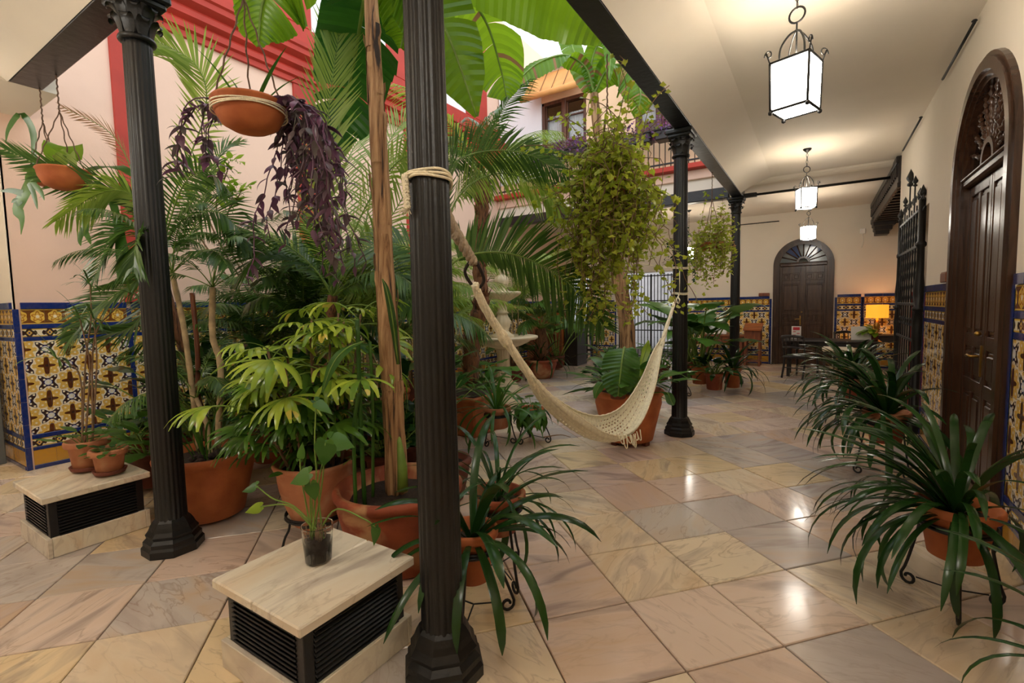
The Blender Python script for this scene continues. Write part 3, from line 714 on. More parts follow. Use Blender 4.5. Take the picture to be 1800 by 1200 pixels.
for k in range(NB):
    y = g0 + (g1 - g0) * (k + 1) / (NB + 1); b_ = MB(); top = 2.62 + .34 * math.sin(PI * (k + 1) / (NB + 1)) ** 2 if k % 2 == 0 else 2.62
    pts = []; rr = []
    for q in range(60):
        z = .18 + (top - .18) * q / 59; pts.append((0, y, z)); rr.append(.0085 + .004 * (math.sin(z * 46) > .2) * (1.5 < z < 2.6))
    b_.tube(pts, rr, 6)
    if k % 2 == 0: finial(b_, (0, y, top), .7 if k != NB // 2 else 1.15)
    b_.build('bar', 'iron', gt)
sc_ = MB()
for k in range(NB):
    y = g0 + (g1 - g0) * (k + .5) / (NB + 1)
    for zc, R in ((2.70, .06), (1.24, .07), (.55, .07)):
        sc_.tube([V((0, y + R * (1 - w_ / 9) * math.cos(w_ * (1 if k % 2 else -1)), zc + R * (1 - w_ / 9) * math.sin(w_))) for w_ in [j * .55 for j in range(12)]], .006, 5)
sc_.tube([V((0, g0 - .05 - .09 * (1 - w_ / 9) * math.cos(w_) + .06, 2.62 + .09 * (1 - w_ / 9) * math.sin(w_))) for w_ in [j * .5 for j in range(13)]], .008, 6)
sc_.tube([(0, g0, 2.5), (0, g0 - .16, 2.53)], .008, 6)
sc_.build('scrollwork', 'iron', gt)
rd = MB(); rd.box((0, -.03, 0), (.8, .01, 1.62), b=.006); rd.box((.08, -.042, .12), (.72, -.028, .75), b=.006); rd.box((.08, -.042, .85), (.72, -.028, 1.5), b=.006)
o = rd.build('red_door_panel', 'red', None, (XR + .02, 8.0, 0)); tag(o, 'red half-height wooden door panel inside the doorway behind the gate', 'door panel')
# ---- carved lintel over the opening beyond the gate
ln = thing('carved_lintel', 'dark carved wooden lintel with dentils and brackets over the far right opening', 'lintel', (XR, 0, 0))
l_ = MB(); l_.box((-.03, 9.12, 3.22), (.5, 13.35, 3.62), b=.01); l_.box((-.06, 9.12, 3.52), (-.02, 13.35, 3.62), b=.01); l_.build('beam', 'darkwood', ln)
for k in range(24):
    y = 9.2 + k * .175; q = MB(); q.box((-.055, y, 3.34), (-.02, y + .09, 3.5), b=.008); q.build('dentil', 'darkwood', ln)
for k in range(14):
    y = 9.3 + k * .3; q = MB(); q.box((-.02, y, 3.16), (.48, y + .08, 3.225), b=.008); q.build('soffit_slat', 'darkwood', ln)
q = MB(); q.box((-.04, 9.12, 3.17), (.01, 13.35, 3.24), b=.008); q.build('moulding', 'darkwood', ln)
for y in (12.85,):
    q = MB()
    for k in range(4): q.box((-.05 + k * .02, y + k * .03, 3.18 - k * .09), (.40 - k * .05, y + .48 - k * .03, 3.18 - k * .09 + .10), b=.012)
    q.build('bracket', 'darkwood', ln)
# ---- rails, blocks and small wall fittings
def rod(pts, label):
    mb = MB(); mb.tube(pts, .011, 6); mb.lathe([(.01, 0), (.02, .01), (.012, .02)], 8, pts[0]); return tag(mb.build('picture_rail', 'iron'), label, 'rail')
rod([(XR - .035, 5.05, 3.585), (XR - .035, 6.15, 3.585)], 'thin dark picture rail high on the right wall, nearest one over the arched door')
rod([(XR - .035, 7.3, 3.585), (XR - .035, 8.7, 3.585)], 'thin dark picture rail high on the right wall above the gate')
rod([(-1.95, YF - .03, 3.46), (-.85, YF - .03, 3.46)], 'thin dark picture rail on the far wall left of the door')
def wblock(lo, hi, label):
    mb = MB(); mb.box(lo, hi, b=.006); mb.box((lo[0] + .004, lo[1] + .004, hi[2]), (hi[0] - .004, hi[1] - .004, hi[2] + .006), b=.002); return tag(mb.build('wooden_block', 'redwood'), label, 'block')
wblock((XR - .05, 5.56, 1.67), (XR, 5.78, 1.755), 'small wooden block on the tiled ledge of the right wall beside the near door')
wblock((FDX - FDR - .33, YF - .05, 1.67), (FDX - FDR - .09, YF, 1.74), 'small wooden block on the tiled ledge left of the far door')
bx = MB(); bx.box((.74, YF - .05, 3.0), (.84, YF, 3.12), b=.012); bx.tube(catmull([(.79, YF - .03, 3.0), (.81, YF - .02, 2.85), (.78, YF - .02, 2.7)], 8), .006, 5); tag(bx.build('junction_box', 'paper'), 'small white junction box with a dangling wire high on the far wall', 'box')
# ---- marble-topped louvred benches
def bench(x, y, label, two):
    t = thing('marble_bench', label, 'bench', (x, y, 0), 0, 'louvred marble-topped blocks')
    hx, hy = .275, .255
    for (lo, hi) in (((-hx - .02, -hy - .02, 0), (hx + .02, -hy + .005, .125)), ((-hx - .02, hy - .005, 0), (hx + .02, hy + .02, .125)), ((-hx - .02, -hy + .006, 0), (-hx + .005, hy - .006, .125)), ((hx - .005, -hy + .006, 0), (hx + .02, hy - .006, .125))):
        q = MB(); q.box(lo, hi, b=.003); q.build('plinth_slab', 'bench', t)
    b = MB(); b.box((-hx + .012, -hy + .012, .02), (hx - .012, hy - .012, .352))
    for sx in (-1, 1):
        for sy in (-1, 1): b.box((sx * (hx - .035) - .03 * 0 - .022, sy * (hy - .025) - .022, .10), (sx * (hx - .035) + .030 * 1, sy * (hy - .025) + .022, .356), b=.003)
    b.build('frame', 'louver', t)
    for k in range(11):
        z = .132 + k * .0205
        for sy in (-1, 1):
            q = MB(); q.box((-hx + .05, -.014, -.003), (hx - .05, .010, .003), b=.0015, M4=TR((0, sy * (hy - .008), z), 0, .6 * sy)); q.build('slat', 'louver', t)
        for sx in (-1, 1):
            q = MB(); q.box((-.010, -hy + .045, -.003), (.014, hy - .045, .003), b=.0015, M4=TR((sx * (hx - .006), 0, z), 0, 0, .6 * sx)); q.build('slat', 'louver', t)
    for lo, hi in ([((-.31, -.29, .358), (-.002, .29, .40)), ((.001, -.29, .358), (.31, .29, .40))] if two else [((-.31, -.29, .358), (.31, .29, .40))]):
        q = MB(); q.box(lo, hi, b=.006); q.build('marble_top', 'bench', t)
bench(-4.34, 1.145, 'marble-topped black louvred bench at the far left carrying two small clay pots', False)
bench(-1.845, 1.245, 'marble-topped black louvred bench nearest the camera with a plastic cup on it', True)
# ---- hammock between the two columns
hm = thing('rope_hammock', 'cream net hammock slung between the nearest iron column and the one by the large pot', 'hammock', (0, 0, 0))
XH = -1.345
bot = catmull([(XH, 2.27, 1.15), (XH, 2.46, .965), (XH, 2.74, .785), (XH, 3.15, .58), (XH, 3.62, .455), (XH, 4.08, .485), (XH, 4.5, .70), (XH, 4.78, .98), (XH, 4.98, 1.16)], 120)
NU, NV = 240, 44
vs = []; fs = []
for i in range(NU + 1):
    t_ = i / NU; c = bot[min(120, round(t_ * 120))]; f0 = t_ * 120; i0 = min(119, int(f0)); c = bot[i0].lerp(bot[i0 + 1], f0 - i0)
    o = math.sin(PI * min(1, max(0, t_ ** .98))) ** .95
    for j in range(NV + 1):
        v = j / NV                                    # 0 back rim .. 1 front rim
        a = -1.75 + v * 2.85
        rx, rz_ = .016 + (.12 - .07 * t_) * o, .013 + (.165 - .055 * t_) * o
        rz_ = rz_ * (1 if a < 0 else .55)
        x = c.x + rx * math.sin(a) * (1.15 if a < 0 else .9); z = c.z + rz_ * (1 - math.cos(a))
        wv = .0015 * math.sin(i * .9 + j * .7) + (.004 + .008 * (t_ < .5) * (1 - abs(t_ - .25) * 4)) * math.sin(j * 1.15 + i * .02)
        vs.append((x, c.y + wv * .4, z + wv))
for i in range(NU):
    for j in range(NV):
        hole = 50 < i < NU - 30 and 3 < j < 27 and j % 3 == 1 and (i + (j // 3) * 2) % 4 in (0, 1) and math.sin(i * .11) + math.sin(j * 1.1) > -.9
        if hole: continue
        a = i * (NV + 1) + j; fs.append((a, a + 1, a + NV + 2, a + NV + 1))
nb = MB(); nb.add(vs, fs, 0, True); no = nb.build('net', 'net', hm)
sm = no.modifiers.new('solidify', 'SOLIDIFY'); sm.thickness = .007
for e in (0, NV):
    q = MB(); q.tube([vs[i * (NV + 1) + e] for i in range(NU + 1)], .008, 6); q.build('edge_cord', 'rope', hm)
def twist(p, r, strands, turns, mat, name, n=70, ropes=.45):
    q = MB()
    pts = catmull(p, n)
    for s_ in range(strands):
        l = []
        for i, c in enumerate(pts):
            t = (pts[min(i + 1, n)] - pts[max(0, i - 1)]).normalized(); u = t.cross(V((1, 0, 0))).normalized(); w_ = t.cross(u); a = 2 * PI * (turns * i / n + s_ / strands)
            rr = r(i / n) if callable(r) else r
            l.append(c + u * math.cos(a) * rr * .6 + w_ * math.sin(a) * rr * .6)
        q.tube(l, [(r(i / n) if callable(r) else r) * .62 for i in range(n + 1)], 6)
    q.build(name, mat, hm)
XC = XH
twist([(XC - .03, 1.83, 1.64), (XC - .04, 1.90, 1.555), (XC - .04, 2.0, 1.45), (XC - .02, 2.16, 1.275), (XC, 2.30, 1.125), (XC, 2.38, 1.045)], lambda f: .017 + .004 * f + .006 * (abs(f - .5) < .03), 5, 1.4, 'rope', 'cord_bundle')
twist([(XC, 4.93, 1.10), (XC, 5.08, 1.25), (XC, 5.3, 1.42), (XC, 5.50, 1.585)], lambda f: .021 - .008 * f, 4, 1.2, 'rope', 'cord_bundle')
twist([(XC, 1.555, 1.99), (XC, 1.62, 1.90), (XC, 1.72, 1.80), (XC, 1.79, 1.735)], lambda f: .026 - .006 * f, 3, 3.2, 'ropegrey', 'knotted_rope', 50)
twist([(XC, 1.555, 1.99), (XC - .01, 1.61, 1.95), (XC, 1.66, 1.83)], .014, 3, 5, 'ropegrey', 'knotted_rope', 30)
q = MB(); q.tube(catmull([(XC, 1.77, 1.75), (XC - .05, 1.785, 1.70), (XC - .05, 1.82, 1.65), (XC - .03, 1.85, 1.62), (XC + .015, 1.845, 1.66), (XC + .015, 1.79, 1.74)], 24), .008, 6); q.build('cord_loop', 'ropeblack', hm)
q = MB()
for k in range(3):
    zc = 2.015 + k * .011; q.tube([V((-1.305 + .090 * math.cos(a), 1.455 + .090 * math.sin(a), zc + .018 * math.sin(a * 1 + 2.4) + .004 * math.sin(a * 3 + k))) for a in [2 * PI * i / 40 for i in range(41)]], .0055, 6, cap=False)
q.build('rope_coil', 'rope', hm)
tn = V((-1.305, 1.455, 0)) + V((-.30, -.954, 0)) * .1
pts = [tn + V((.001 * k, 0, 2.035 - .017 * k)) for k in range(8)]
q = MB()
for s_ in range(3): q.tube([p + V((.011 * math.cos(i * 1.5 + s_ * 2.1), -.004, .006 * math.sin(i * 1.5 + s_ * 2.1))) for i, p in enumerate(catmull(pts, 30))], .0085, 6)
for k in range(26): q.tube([pts[-1], pts[-1] + V((rnd.uniform(-.05, .015), rnd.uniform(-.012, .004), rnd.uniform(-.035, .01)))], .0016, 4)
q.build('rope_tail', 'rope', hm)
q = MB()
for zc in (1.925, 1.635):
    for k in range(2): q.tube([V((-1.35 + .084 * math.cos(a), 5.72 + .084 * math.sin(a), zc + k * .014 + .006 * math.sin(a * 2))) for a in [2 * PI * i / 32 for i in range(33)]], .006, 6, cap=False)
q.tube([(-1.335, 5.632, 1.925), (-1.335, 5.63, 1.63)], .005, 6)
q.tube(catmull([(-1.34, 5.63, 1.63), (-1.36, 5.60, 1.57), (-1.33, 5.56, 1.53), (-1.31, 5.53, 1.57), (-1.34, 5.58, 1.60)], 14), .008, 6)
q.tube(catmull([(-1.4, 5.68, 1.93), (-1.75, 5.6, 2.0), (-2.2, 5.4, 2.12)], 10), .004, 5)
q.build('rope_coil', 'rope', hm)
q = MB()
for k in range(8):
    y = 3.36 + k * .068 + .025 * math.sin(k * 5); x = XH + .10; z = bot[min(120, int((y - 2.27) / 2.71 * 120))].z + .035
    q.tube(catmull([(x, y, z), (x + .02, y + .01, z - .045 - .02 * (k % 3)), (x + .02, y + .06, z - .055 - .025 * (k % 3)), (x, y + .09, z - .005)], 8), .005, 5)
q.build('fringe', 'rope', hm)
# ---- two-tier stone fountain
ft = thing('stone_fountain', 'cream stone two-tier fountain with a finial, behind the hammock', 'fountain', (-4.80, 7.2, 0))
flt = lambda lo, hi, nn, am: (lambda a, i: 1 + am * math.cos(a * nn) * (lo <= i <= hi))
q = MB(); q.lathe([(.34, 0), (.34, .05), (.27, .08), (.24, .13), (.17, .18), (.14, .22), (.12, .3), (.11, .6), (.12, .74), (.15, .775), (.13, .79)], 72, rf=flt(3, 9, 16, .04)); q.build('pedestal', 'stone', ft)
q = MB(); q.lathe([(.14, .78), (.2, .80), (.32, .835), (.44, .89), (.5, .93), (.60, .945), (.635, .97), (.63, 1.0), (.60, 1.01), (.5, .985), (.12, .96)], 96, rf=flt(1, 4, 30, .035)); q.build('lower_bowl', 'stone', ft)
q = MB(); q.lathe([(.2, .95), (.2, 1.02), (.13, 1.07), (.10, 1.1), (.13, 1.18), (.15, 1.27), (.10, 1.36), (.09, 1.4), (.12, 1.42), (.085, 1.45), (.08, 1.6), (.09, 1.64)], 48, rf=flt(4, 6, 10, .05)); q.build('upper_pedestal', 'stone', ft)
q = MB(); q.lathe([(.08, 1.62), (.16, 1.65), (.26, 1.71), (.32, 1.75), (.335, 1.785), (.32, 1.80), (.2, 1.78), (.06, 1.77)], 80, rf=flt(1, 5, 26, .04)); q.build('upper_bowl', 'stone', ft)
q = MB(); q.lathe([(.12, 1.76), (.12, 1.82), (.08, 1.86), (.10, 1.9), (.125, 1.98), (.12, 2.05), (.07, 2.09), (.05, 2.11), (.065, 2.14), (.06, 2.18), (.02, 2.22), (.001, 2.23)], 40, rf=flt(3, 6, 8, .06)); q.build('finial', 'stone', ft)
# ---- furniture at the far end
def legs4(t, x0, x1, y0, y1, h, r, mat):
    for x in (x0, x1):
        for y in (y0, y1):
            q = MB(); q.box((x - r, y - r, 0), (x + r, y + r, h), b=.006); q.build('leg', mat, t)
tb = thing('dining_table', 'long dark wooden table in front of the arched far door', 'table', (.2, 11.55, 0))
q = MB(); q.box((-.82, -.40, .705), (.82, .40, .745), b=.01); q.build('tabletop', 'darkwood', tb); q = MB(); q.box((-.74, -.33, .62), (.74, .33, .705), b=.006); q.build('apron', 'darkwood', tb)
legs4(tb, -.7, .7, -.3, .3, .63, .03, 'darkwood')
def armchair(x, y, rz, label):
    t = thing('wooden_armchair', label, 'chair', (x, y, 0), rz)
    q = MB(); q.box((-.24, -.23, .40), (.24, .23, .445), b=.015); q.build('seat', 'darkwood', t)
    for sx in (-.21, .21):
        q = MB(); q.tube(catmull([(sx, -.2, 0), (sx, -.21, .25), (sx, -.19, .42), (sx, -.2, .64)], 10), .02, 8); q.build('leg', 'darkwood', t)
        q = MB(); q.tube(catmull([(sx, .27, 0), (sx, .21, .25), (sx, .2, .45), (sx, .27, .84)], 10), .02, 8); q.build('leg', 'darkwood', t)
        q = MB(); q.tube(catmull([(sx, .23, .66), (sx, 0, .67), (sx, -.2, .64), (sx, -.24, .62)], 8), .018, 8); q.build('arm', 'darkwood', t)
    q = MB(); q.tube(catmull([(-.22, .27, .83), (0, .33, .85), (.22, .27, .83)], 8), .028, 8)
    q.tube(catmull([(-.21, .24, .62), (0, .29, .63), (.21, .24, .62)], 8), .02, 8); q.build('back_rail', 'darkwood', t)
    for k in range(4):
        q = MB(); xx = -.12 + k * .08; q.tube([(xx, .26, .6), (xx, .31, .84)], .01, 6); q.build('back_slat', 'darkwood', t)
    q = MB(); q.box((-.2, -.19, .2), (.2, -.17, .22), b=.004); q.box((-.2, .2, .2), (.2, .22, .22), b=.004); q.build('stretcher', 'darkwood', t)
    return t
armchair(-.28, 11.1, 2.6, 'black wooden armchair in front of the long dark table')
armchair(.55, 12.25, .15, 'black slat-back chair on the far side of the long table')
lb = thing('cream_stool', 'low dark stool with a cream cushion in front of the table', 'stool', (.33, 11.0, 0))
q = MB(); q.box((-.26, -.18, .56), (.26, .18, .64), b=.03); q.build('cushion', 'cushion', lb); legs4(lb, -.22, .22, -.14, .14, .56, .018, 'darkwood'); q = MB(); q.box((-.24, -.16, .50), (.24, .16, .56), b=.006); q.build('frame', 'darkwood', lb)
mh = thing('menu_stand', 'small upright menu card in a clear stand on the dark table', 'menu', (-.38, 11.5, .745))
q = MB(); q.box((-.085, -.008, .01), (.085, .004, .27), b=.003); q.build('card', 'paper', mh); q = MB(); q.box((-.06, -.011, .19), (.06, -.0075, .25)); [q.box((-.06 + .07 * (k % 2), -.011, .15 - .035 * k), (-.01 + .07 * (k % 2), -.0075, .165 - .035 * k)) for k in range(4)]; q.build('print', 'printred', mh); q = MB(); q.box((-.09, -.05, 0), (.09, .05, .012), b=.004); q.build('foot', 'cup', mh)
pp = thing('white_panel', 'tilted white paper panel standing on the right of the dark table', 'panel', (.72, 11.6, .745), .15)
q = MB(); q.box((-.17, -.006, .0), (.17, .006, .27), b=.003, M4=TR((0, 0, .0), 0, -.2)); q.build('sheet', 'paper', pp); q = MB(); q.box((-.02, .0, 0), (.02, .11, .012), b=.003); q.tube([(0, .10, .008), (0, .05, .2)], .005, 6); q.build('prop', 'darkwood', pp)
# lamp table and lamp in the alcove
ct = thing('console_table', 'dark console table in the lit corner alcove', 'table', (1.15, 12.95, 0)); q = MB(); q.box((-.32, -.25, .74), (.32, .25, .78), b=.008); q.build('tabletop', 'darkwood', ct); legs4(ct, -.28, .28, -.21, .21, .74, .022, 'darkwood')
q = MB(); q.box((-.29, -.22, .62), (.29, .22, .74), b=.005); q.build('apron', 'darkwood', ct)
lp = thing('table_lamp', 'glowing table lamp with a yellow drum shade in the corner alcove', 'lamp', (1.06, 12.9, .78))
q = MB(); q.lathe([(.09, 0), (.09, .02), (.03, .04), (.05, .12), (.06, .2), (.025, .3), (.02, .38)], 20); q.build('base', 'brass', lp); q = MB(); q.lathe([(.20, .36), (.195, .64)], 32, cap=False); q.lathe([(.195, .362), (.19, .638)], 32, cap=False); q.build('lamp_shade', 'shade', lp)
point_light('table_lamp_bulb', (1.06, 12.9, 1.26), 6, (1, .72, .36), .03)
# writing desk with a lectern on the left of the far door
ds = thing('writing_desk', 'reddish wooden writing desk against the far tiled wall', 'desk', (-1.95, 12.95, 0))
q = MB(); q.box((-.55, -.28, .70), (.45, .3, .74), b=.008); q.build('desktop', 'redwood', ds); q = MB(); q.box((-.5, -.24, .55), (.42, .27, .70), b=.006); q.build('drawer_box', 'redwood', ds); legs4(ds, -.46, .38, -.2, .24, .56, .028, 'redwood')
for k in range(2): q = MB(); q.box((-.46 + k * .44, -.255, .57), (-.06 + k * .44, -.235, .69), b=.006); q.lathe([(.012, -.012), (.016, 0), (.01, .012)], 8, (-.26 + k * .44, -.26, .63)); q.build('drawer', 'redwood', ds)
lc = thing('lectern', 'reddish wooden lectern with a sloped top beside the writing desk', 'lectern', (-1.32, 12.85, 0))
q = MB(); q.box((-.2, -.22, -.02), (.2, .24, .02), b=.006, M4=TR((0, 0, .93), 0, .3)); q.build('sloped_top', 'barwood', lc); q = MB(); q.box((-.18, -.16, .62), (.18, .2, .86), b=.006); q.build('box', 'redwood', lc); legs4(lc, -.15, .15, -.13, .17, .63, .024, 'redwood')
q = MB(); q.box((-.17, -.15, .1), (.17, .19, .13), b=.004); q.build('shelf', 'redwood', lc)
bk = thing('open_book', 'open white book lying on the writing desk', 'book', (-2.2, 12.85, .742), .1)
for sx in (-1, 1): q = MB(); q.box((.004 * sx if sx > 0 else -.2, -.14, 0), (.2 if sx > 0 else -.004, .14, .018), b=.004, M4=TR((0, 0, .012), 0, 0, -.12 * sx)); q.build('page_block', 'paper', bk)
ss = thing('standing_sheet', 'white sheet standing upright at the back of the writing desk', 'sheet', (-2.15, 13.1, .74)); q = MB(); q.box((-.2, -.006, 0), (.2, .006, .3), b=.003, M4=TR((0, 0, 0), 0, -.2)); q.build('sheet', 'paper', ss); q = MB(); q.tube([(0, .11, .005), (0, .04, .2)], .006, 6); q.build('prop', 'redwood', ss)
# ---- far left: counter, dark cabinet, bar stool, iron grilles
br = thing('wooden_counter', 'orange-brown wooden counter at the far left behind the fountain', 'counter', (-6.0, 11.3, 0))
q = MB(); q.box((-.56, -.3, 0), (.5, .3, 1.36), b=.008); q.build('body', 'barwood', br); q = MB(); q.box((-.57, -.34, 1.36), (.54, .34, 1.41), b=.01); q.build('worktop', 'darkwood', br)
for k in range(3): q = MB(); q.box((-.52 + k * .345, -.318, .08), (-.21 + k * .345, -.298, 1.3), b=.008); q.build('panel', 'redwood', br)
cb_ = thing('dark_cabinet', 'tall dark cabinet at the right end of the wooden counter', 'cabinet', (-5.28, 11.35, 0)); q = MB(); q.box((-.2, -.3, 0), (.16, .3, 1.12), b=.008); q.build('body', 'darkwood', cb_); q = MB(); q.box((-.18, -.315, .06), (.14, -.3, 1.06), b=.006); q.build('door', 'darkwood', cb_)
def stool(x, y, label):
    t = thing('bar_stool', label, 'stool', (x, y, 0)); q = MB(); q.box((-.18, -.18, .66), (.18, .18, .70), b=.015); q.build('seat', 'darkwood', t); legs4(t, -.15, .15, -.15, .15, .66, .02, 'darkwood'); q = MB(); q.box((-.15, -.16, .25), (.15, -.14, .28)); q.box((-.15, .14, .25), (.15, .16, .28)); q.build('footrest', 'darkwood', t)
    q = MB(); q.box((-.17, .14, .9), (.17, .17, 1.08), b=.01); q.build('backrest', 'redwood', t)
stool(-5.45, 12.6, 'dark bar stool by the far left doorway, under the bright window'); 
def grille(name, x0, x1, z0, z1, y, label, nb, two):
    t = thing(name, label, 'grille', (0, y, 0))
    for k in range(nb + 1):
        x = x0 + (x1 - x0) * k / nb; q = MB(); r = .026 if k in (0, nb) or (two and k == nb // 2) else .0125
        q.tube([(x, 0, z0), (x, 0, (z0 + z1) / 2), (x, 0, z1)], [r, r * 1.15, r], 6)
        if r < .02: [q.lathe([(.008, -.02), (.018, 0), (.008, .02)], 6, (x, 0, z0 + (z1 - z0) * f)) for f in (.25, .6)]
        q.build('bar', 'iron', t)
    for z in (z0 + .05, z0 + (z1 - z0) * .33, z0 + (z1 - z0) * .68, z1 - .06): q = MB(); q.box((x0, -.012, z), (x1, .012, z + .03), b=.003); q.build('rail', 'iron', t)
    return t
grille('iron_grille_gate', GX0 + .05, GX1 - .05, 0, 2.36, YF + .1, 'black iron grille gate of the far gallery with bright street light behind', 20, True)
grille('window_grille', -6.43, -5.82, .92, 2.33, YF + .1, 'small black window grille at the far left glowing with daylight', 8, False)
# ---- balcony over the far gallery
bl = thing('balcony_railing', 'dark iron balcony railing above the red ledge of the far gallery', 'railing', (0, YC - .22, 0))
for z in (4.22, 4.78): q = MB(); q.box((XL + .1, -.015, z), (XB + .2, .015, z + .03), b=.003); q.build('rail', 'iron', bl)
for k in range(48): q = MB(); x = XL + .15 + k * .11; q.tube([(x, 0, 4.16), (x, 0, 4.78)], .009, 5); q.build('baluster', 'iron', bl)
def blind(x0, x1, ztop, zb, label):
    t = thing('roller_blind', label, 'blind', (0, YC, 0)); q = MB()
    q.add([(x0, -.02, ztop), (x1, -.02, ztop), (x1, -.40, zb), (x0, -.40, zb), (x0, -.03, ztop + .02), (x1, -.03, ztop + .02), (x1, -.41, zb + .02), (x0, -.41, zb + .02)], [(0, 1, 2, 3), (7, 6, 5, 4), (0, 3, 7, 4), (1, 5, 6, 2)]); q.build('woven_sheet', 'blind', t)
    q = MB(); q.tube([(x0 - .05, -.42, zb), (x1 + .05, -.42, zb)], .065, 12); q.build('roll', 'blind', t)
    for k in range(5): q = MB(); x = x0 + (x1 - x0) * (k + .5) / 5; q.tube([(x, -.03, ztop + .03), (x, -.43, zb + .03)], .006, 4); q.build('tie_cord', 'wire', t)
blind(-5.66, -4.25, 6.70, 6.12, 'rolled tan woven blind above the upper window left of centre'); blind(-3.35, -2.2, 6.66, 5.75, 'half lowered tan woven blind on the right upper window')
# ================================================================ PLANTS
Z = V((0, 0, 1))
def arc(L, e0, curl, n=10, az=0.0, sway=0.0):
    """points of an arching blade starting at the origin along +X; e0 = first elevation, curl = total bend"""
    p = V((0, 0, 0)); out = [p.copy()]
    for i in range(n):
        f = (i + .5) / n; e = e0 - curl * f ** 1.4; a = az + sway * f
        p = p + V((math.cos(e) * math.cos(a), math.cos(e) * math.sin(a), math.sin(e))) * (L / n); out.append(p.copy())
    return out
def strap_mesh(L, w_, e0, curl, mat, n=11, fold=.22, sway=0.0, name='leaf'):
    mb = MB(); pts = arc(L, e0, curl, n, 0, sway)
    ws = [w_ * (.55 + .45 * min(1, f * 3)) * (1 - max(0, (f - .78) / .22) ** 2 * .92) for f in [i / n for i in range(n + 1)]]
    sd = V((0, 1, 0)); mb.strip(pts, ws, fold=fold, side=sd); return mb.mesh(name, mat)
STRAPS = {}
def straps(key, L, w_, mat, lo=(.35, 1.35), curl=(1.1, 2.4), nv=12, seed=3):
    if key not in STRAPS:
        r = random.Random(seed); STRAPS[key] = [strap_mesh(L * r.uniform(.8, 1.1), w_ * r.uniform(.85, 1.15), lo[0] + (lo[1] - lo[0]) * (i + .5) / nv, r.uniform(*curl) * (1.2 - .6 * i / nv), mat, sway=r.uniform(-.3, .3)) for i in range(nv)]
    return STRAPS[key]
def pot(t, r, rb, h, z0=0, mat='terra', rim=.045, saucer=0, style='rim', depth=.05, pname='pot'):
    q = MB(); i = r - .022
    if style == 'rim': pr = [(rb * .9, z0), (rb, z0 + .006), (rb + (r - .02 - rb) * (1 - rim / h) , z0 + h - rim), (r - .006, z0 + h - rim + .004), (r, z0 + h - rim + .014), (r, z0 + h - .01), (r - .008, z0 + h), (i, z0 + h - .004), (i - .012, z0 + h - rim), (rb * .8, z0 + h - depth - .04)]
    elif style == 'bell': pr = [(rb * .9, z0), (rb, z0 + .01)] + [(rb + (r * .93 - rb) * math.sin(k / 6 * PI / 2), z0 + h * (.04 + .84 * k / 6)) for k in range(1, 7)] + [(r, z0 + h * .93), (r + .006, z0 + h * .97), (r, z0 + h), (i, z0 + h - .005), (i - .02, z0 + h * .85), (rb * .8, z0 + h - depth - .04)]
    else: pr = [(rb * .9, z0), (rb, z0 + .012), (rb + (r - rb) * .35, z0 + h * .35), (rb + (r - rb) * .8, z0 + h * .74), (r - .028, z0 + h - .075), (r - .014, z0 + h - .06), (r, z0 + h - .045), (r + .004, z0 + h - .02), (r - .01, z0 + h), (i - .012, z0 + h), (i - .03, z0 + h - .06), (rb * .8, z0 + h - depth - .05)]
    q.lathe(pr, 40, cap=False); q.add([(rb * .9 * math.cos(2 * PI * k / 40), rb * .9 * math.sin(2 * PI * k / 40), z0) for k in range(40)], [tuple(range(40))[::-1]])
    q.build(pname, mat, t)
    s_ = MB(); R = i - .012; zs = z0 + h - depth; vs = [(0, 0, zs + .012)]; fs = []
    for ring in range(1, 5):
        for k in range(20):
            a = 2 * PI * k / 20; vs.append((R * ring / 4 * math.cos(a), R * ring / 4 * math.sin(a), zs + (rnd.uniform(-.012, .014) if ring < 4 else -.008)))
    for k in range(20): fs.append((0, 1 + k, 1 + (k + 1) % 20))
    for ring in range(3):
        for k in range(20): a = 1 + ring * 20; fs.append((a + k, a + 20 + k, a + 20 + (k + 1) % 20, a + (k + 1) % 20))
    s_.add(vs, fs, 0, True); s_.build('soil', 'soil', t)
    if saucer:
        q = MB(); q.lathe([(rb * .9, z0 - .0), (rb + saucer, z0 + .002), (rb + saucer + .012, z0 + .03), (rb + saucer + .004, z0 + .032), (rb + .002, z0 + .014)], 32, cap=False); q.build('saucer', 'terradark', t)
    return zs
def stand(x, y, zr, rr, spread, rz, label, group='black wrought-iron plant stands'):
    t = thing('plant_stand', label, 'plant stand', (x, y, 0), rz, group)
    q = MB(); q.tube([V((rr * math.cos(a), rr * math.sin(a), zr)) for a in [2 * PI * k / 36 for k in range(37)]], .009, 6, cap=False)
    q.tube([V((rr * math.cos(a), rr * math.sin(a), zr + .016)) for a in [2 * PI * k / 36 for k in range(37)]], .007, 6, cap=False); q.build('ring', 'iron', t)
    for k in range(3):
        e = V((math.cos(2 * PI * k / 3), math.sin(2 * PI * k / 3), 0)); q = MB(); sw = spread - .035
        pts = [e * rr + Z * (zr + .02), e * (rr + .012) + Z * (zr * .8), e * (sw + .02) + Z * .12, e * (sw + .045) + Z * .05]
        pts = catmull(pts, 8); c = e * (sw + .01) + Z * .037
        for w_ in [j * .5 for j in range(1, 14)]:
            R = .036 * (1 - w_ / 11); pts.append(c + e * R * math.cos(-w_ + .2) + Z * R * math.sin(-w_ + .2))
        q.tube(pts, .0078, 6); q.build('leg', 'iron', t)
    q = MB()
    for k in range(3):
        e = V((math.cos(2 * PI * k / 3), math.sin(2 * PI * k / 3), 0)); q.tube([Z * .075, e * (spread - .06) + Z * .055], .004, 5)
    q.build('brace', 'iron', t); return t
REACH = {}
def keep_in(t, a, d):
    """turn a leaf that would run into a side wall back towards the room"""
    x = t.location.x + d * math.cos(a)
    return PI - a if x < XL + .06 or (x > XR - .04 and t.location.x < XR) else a
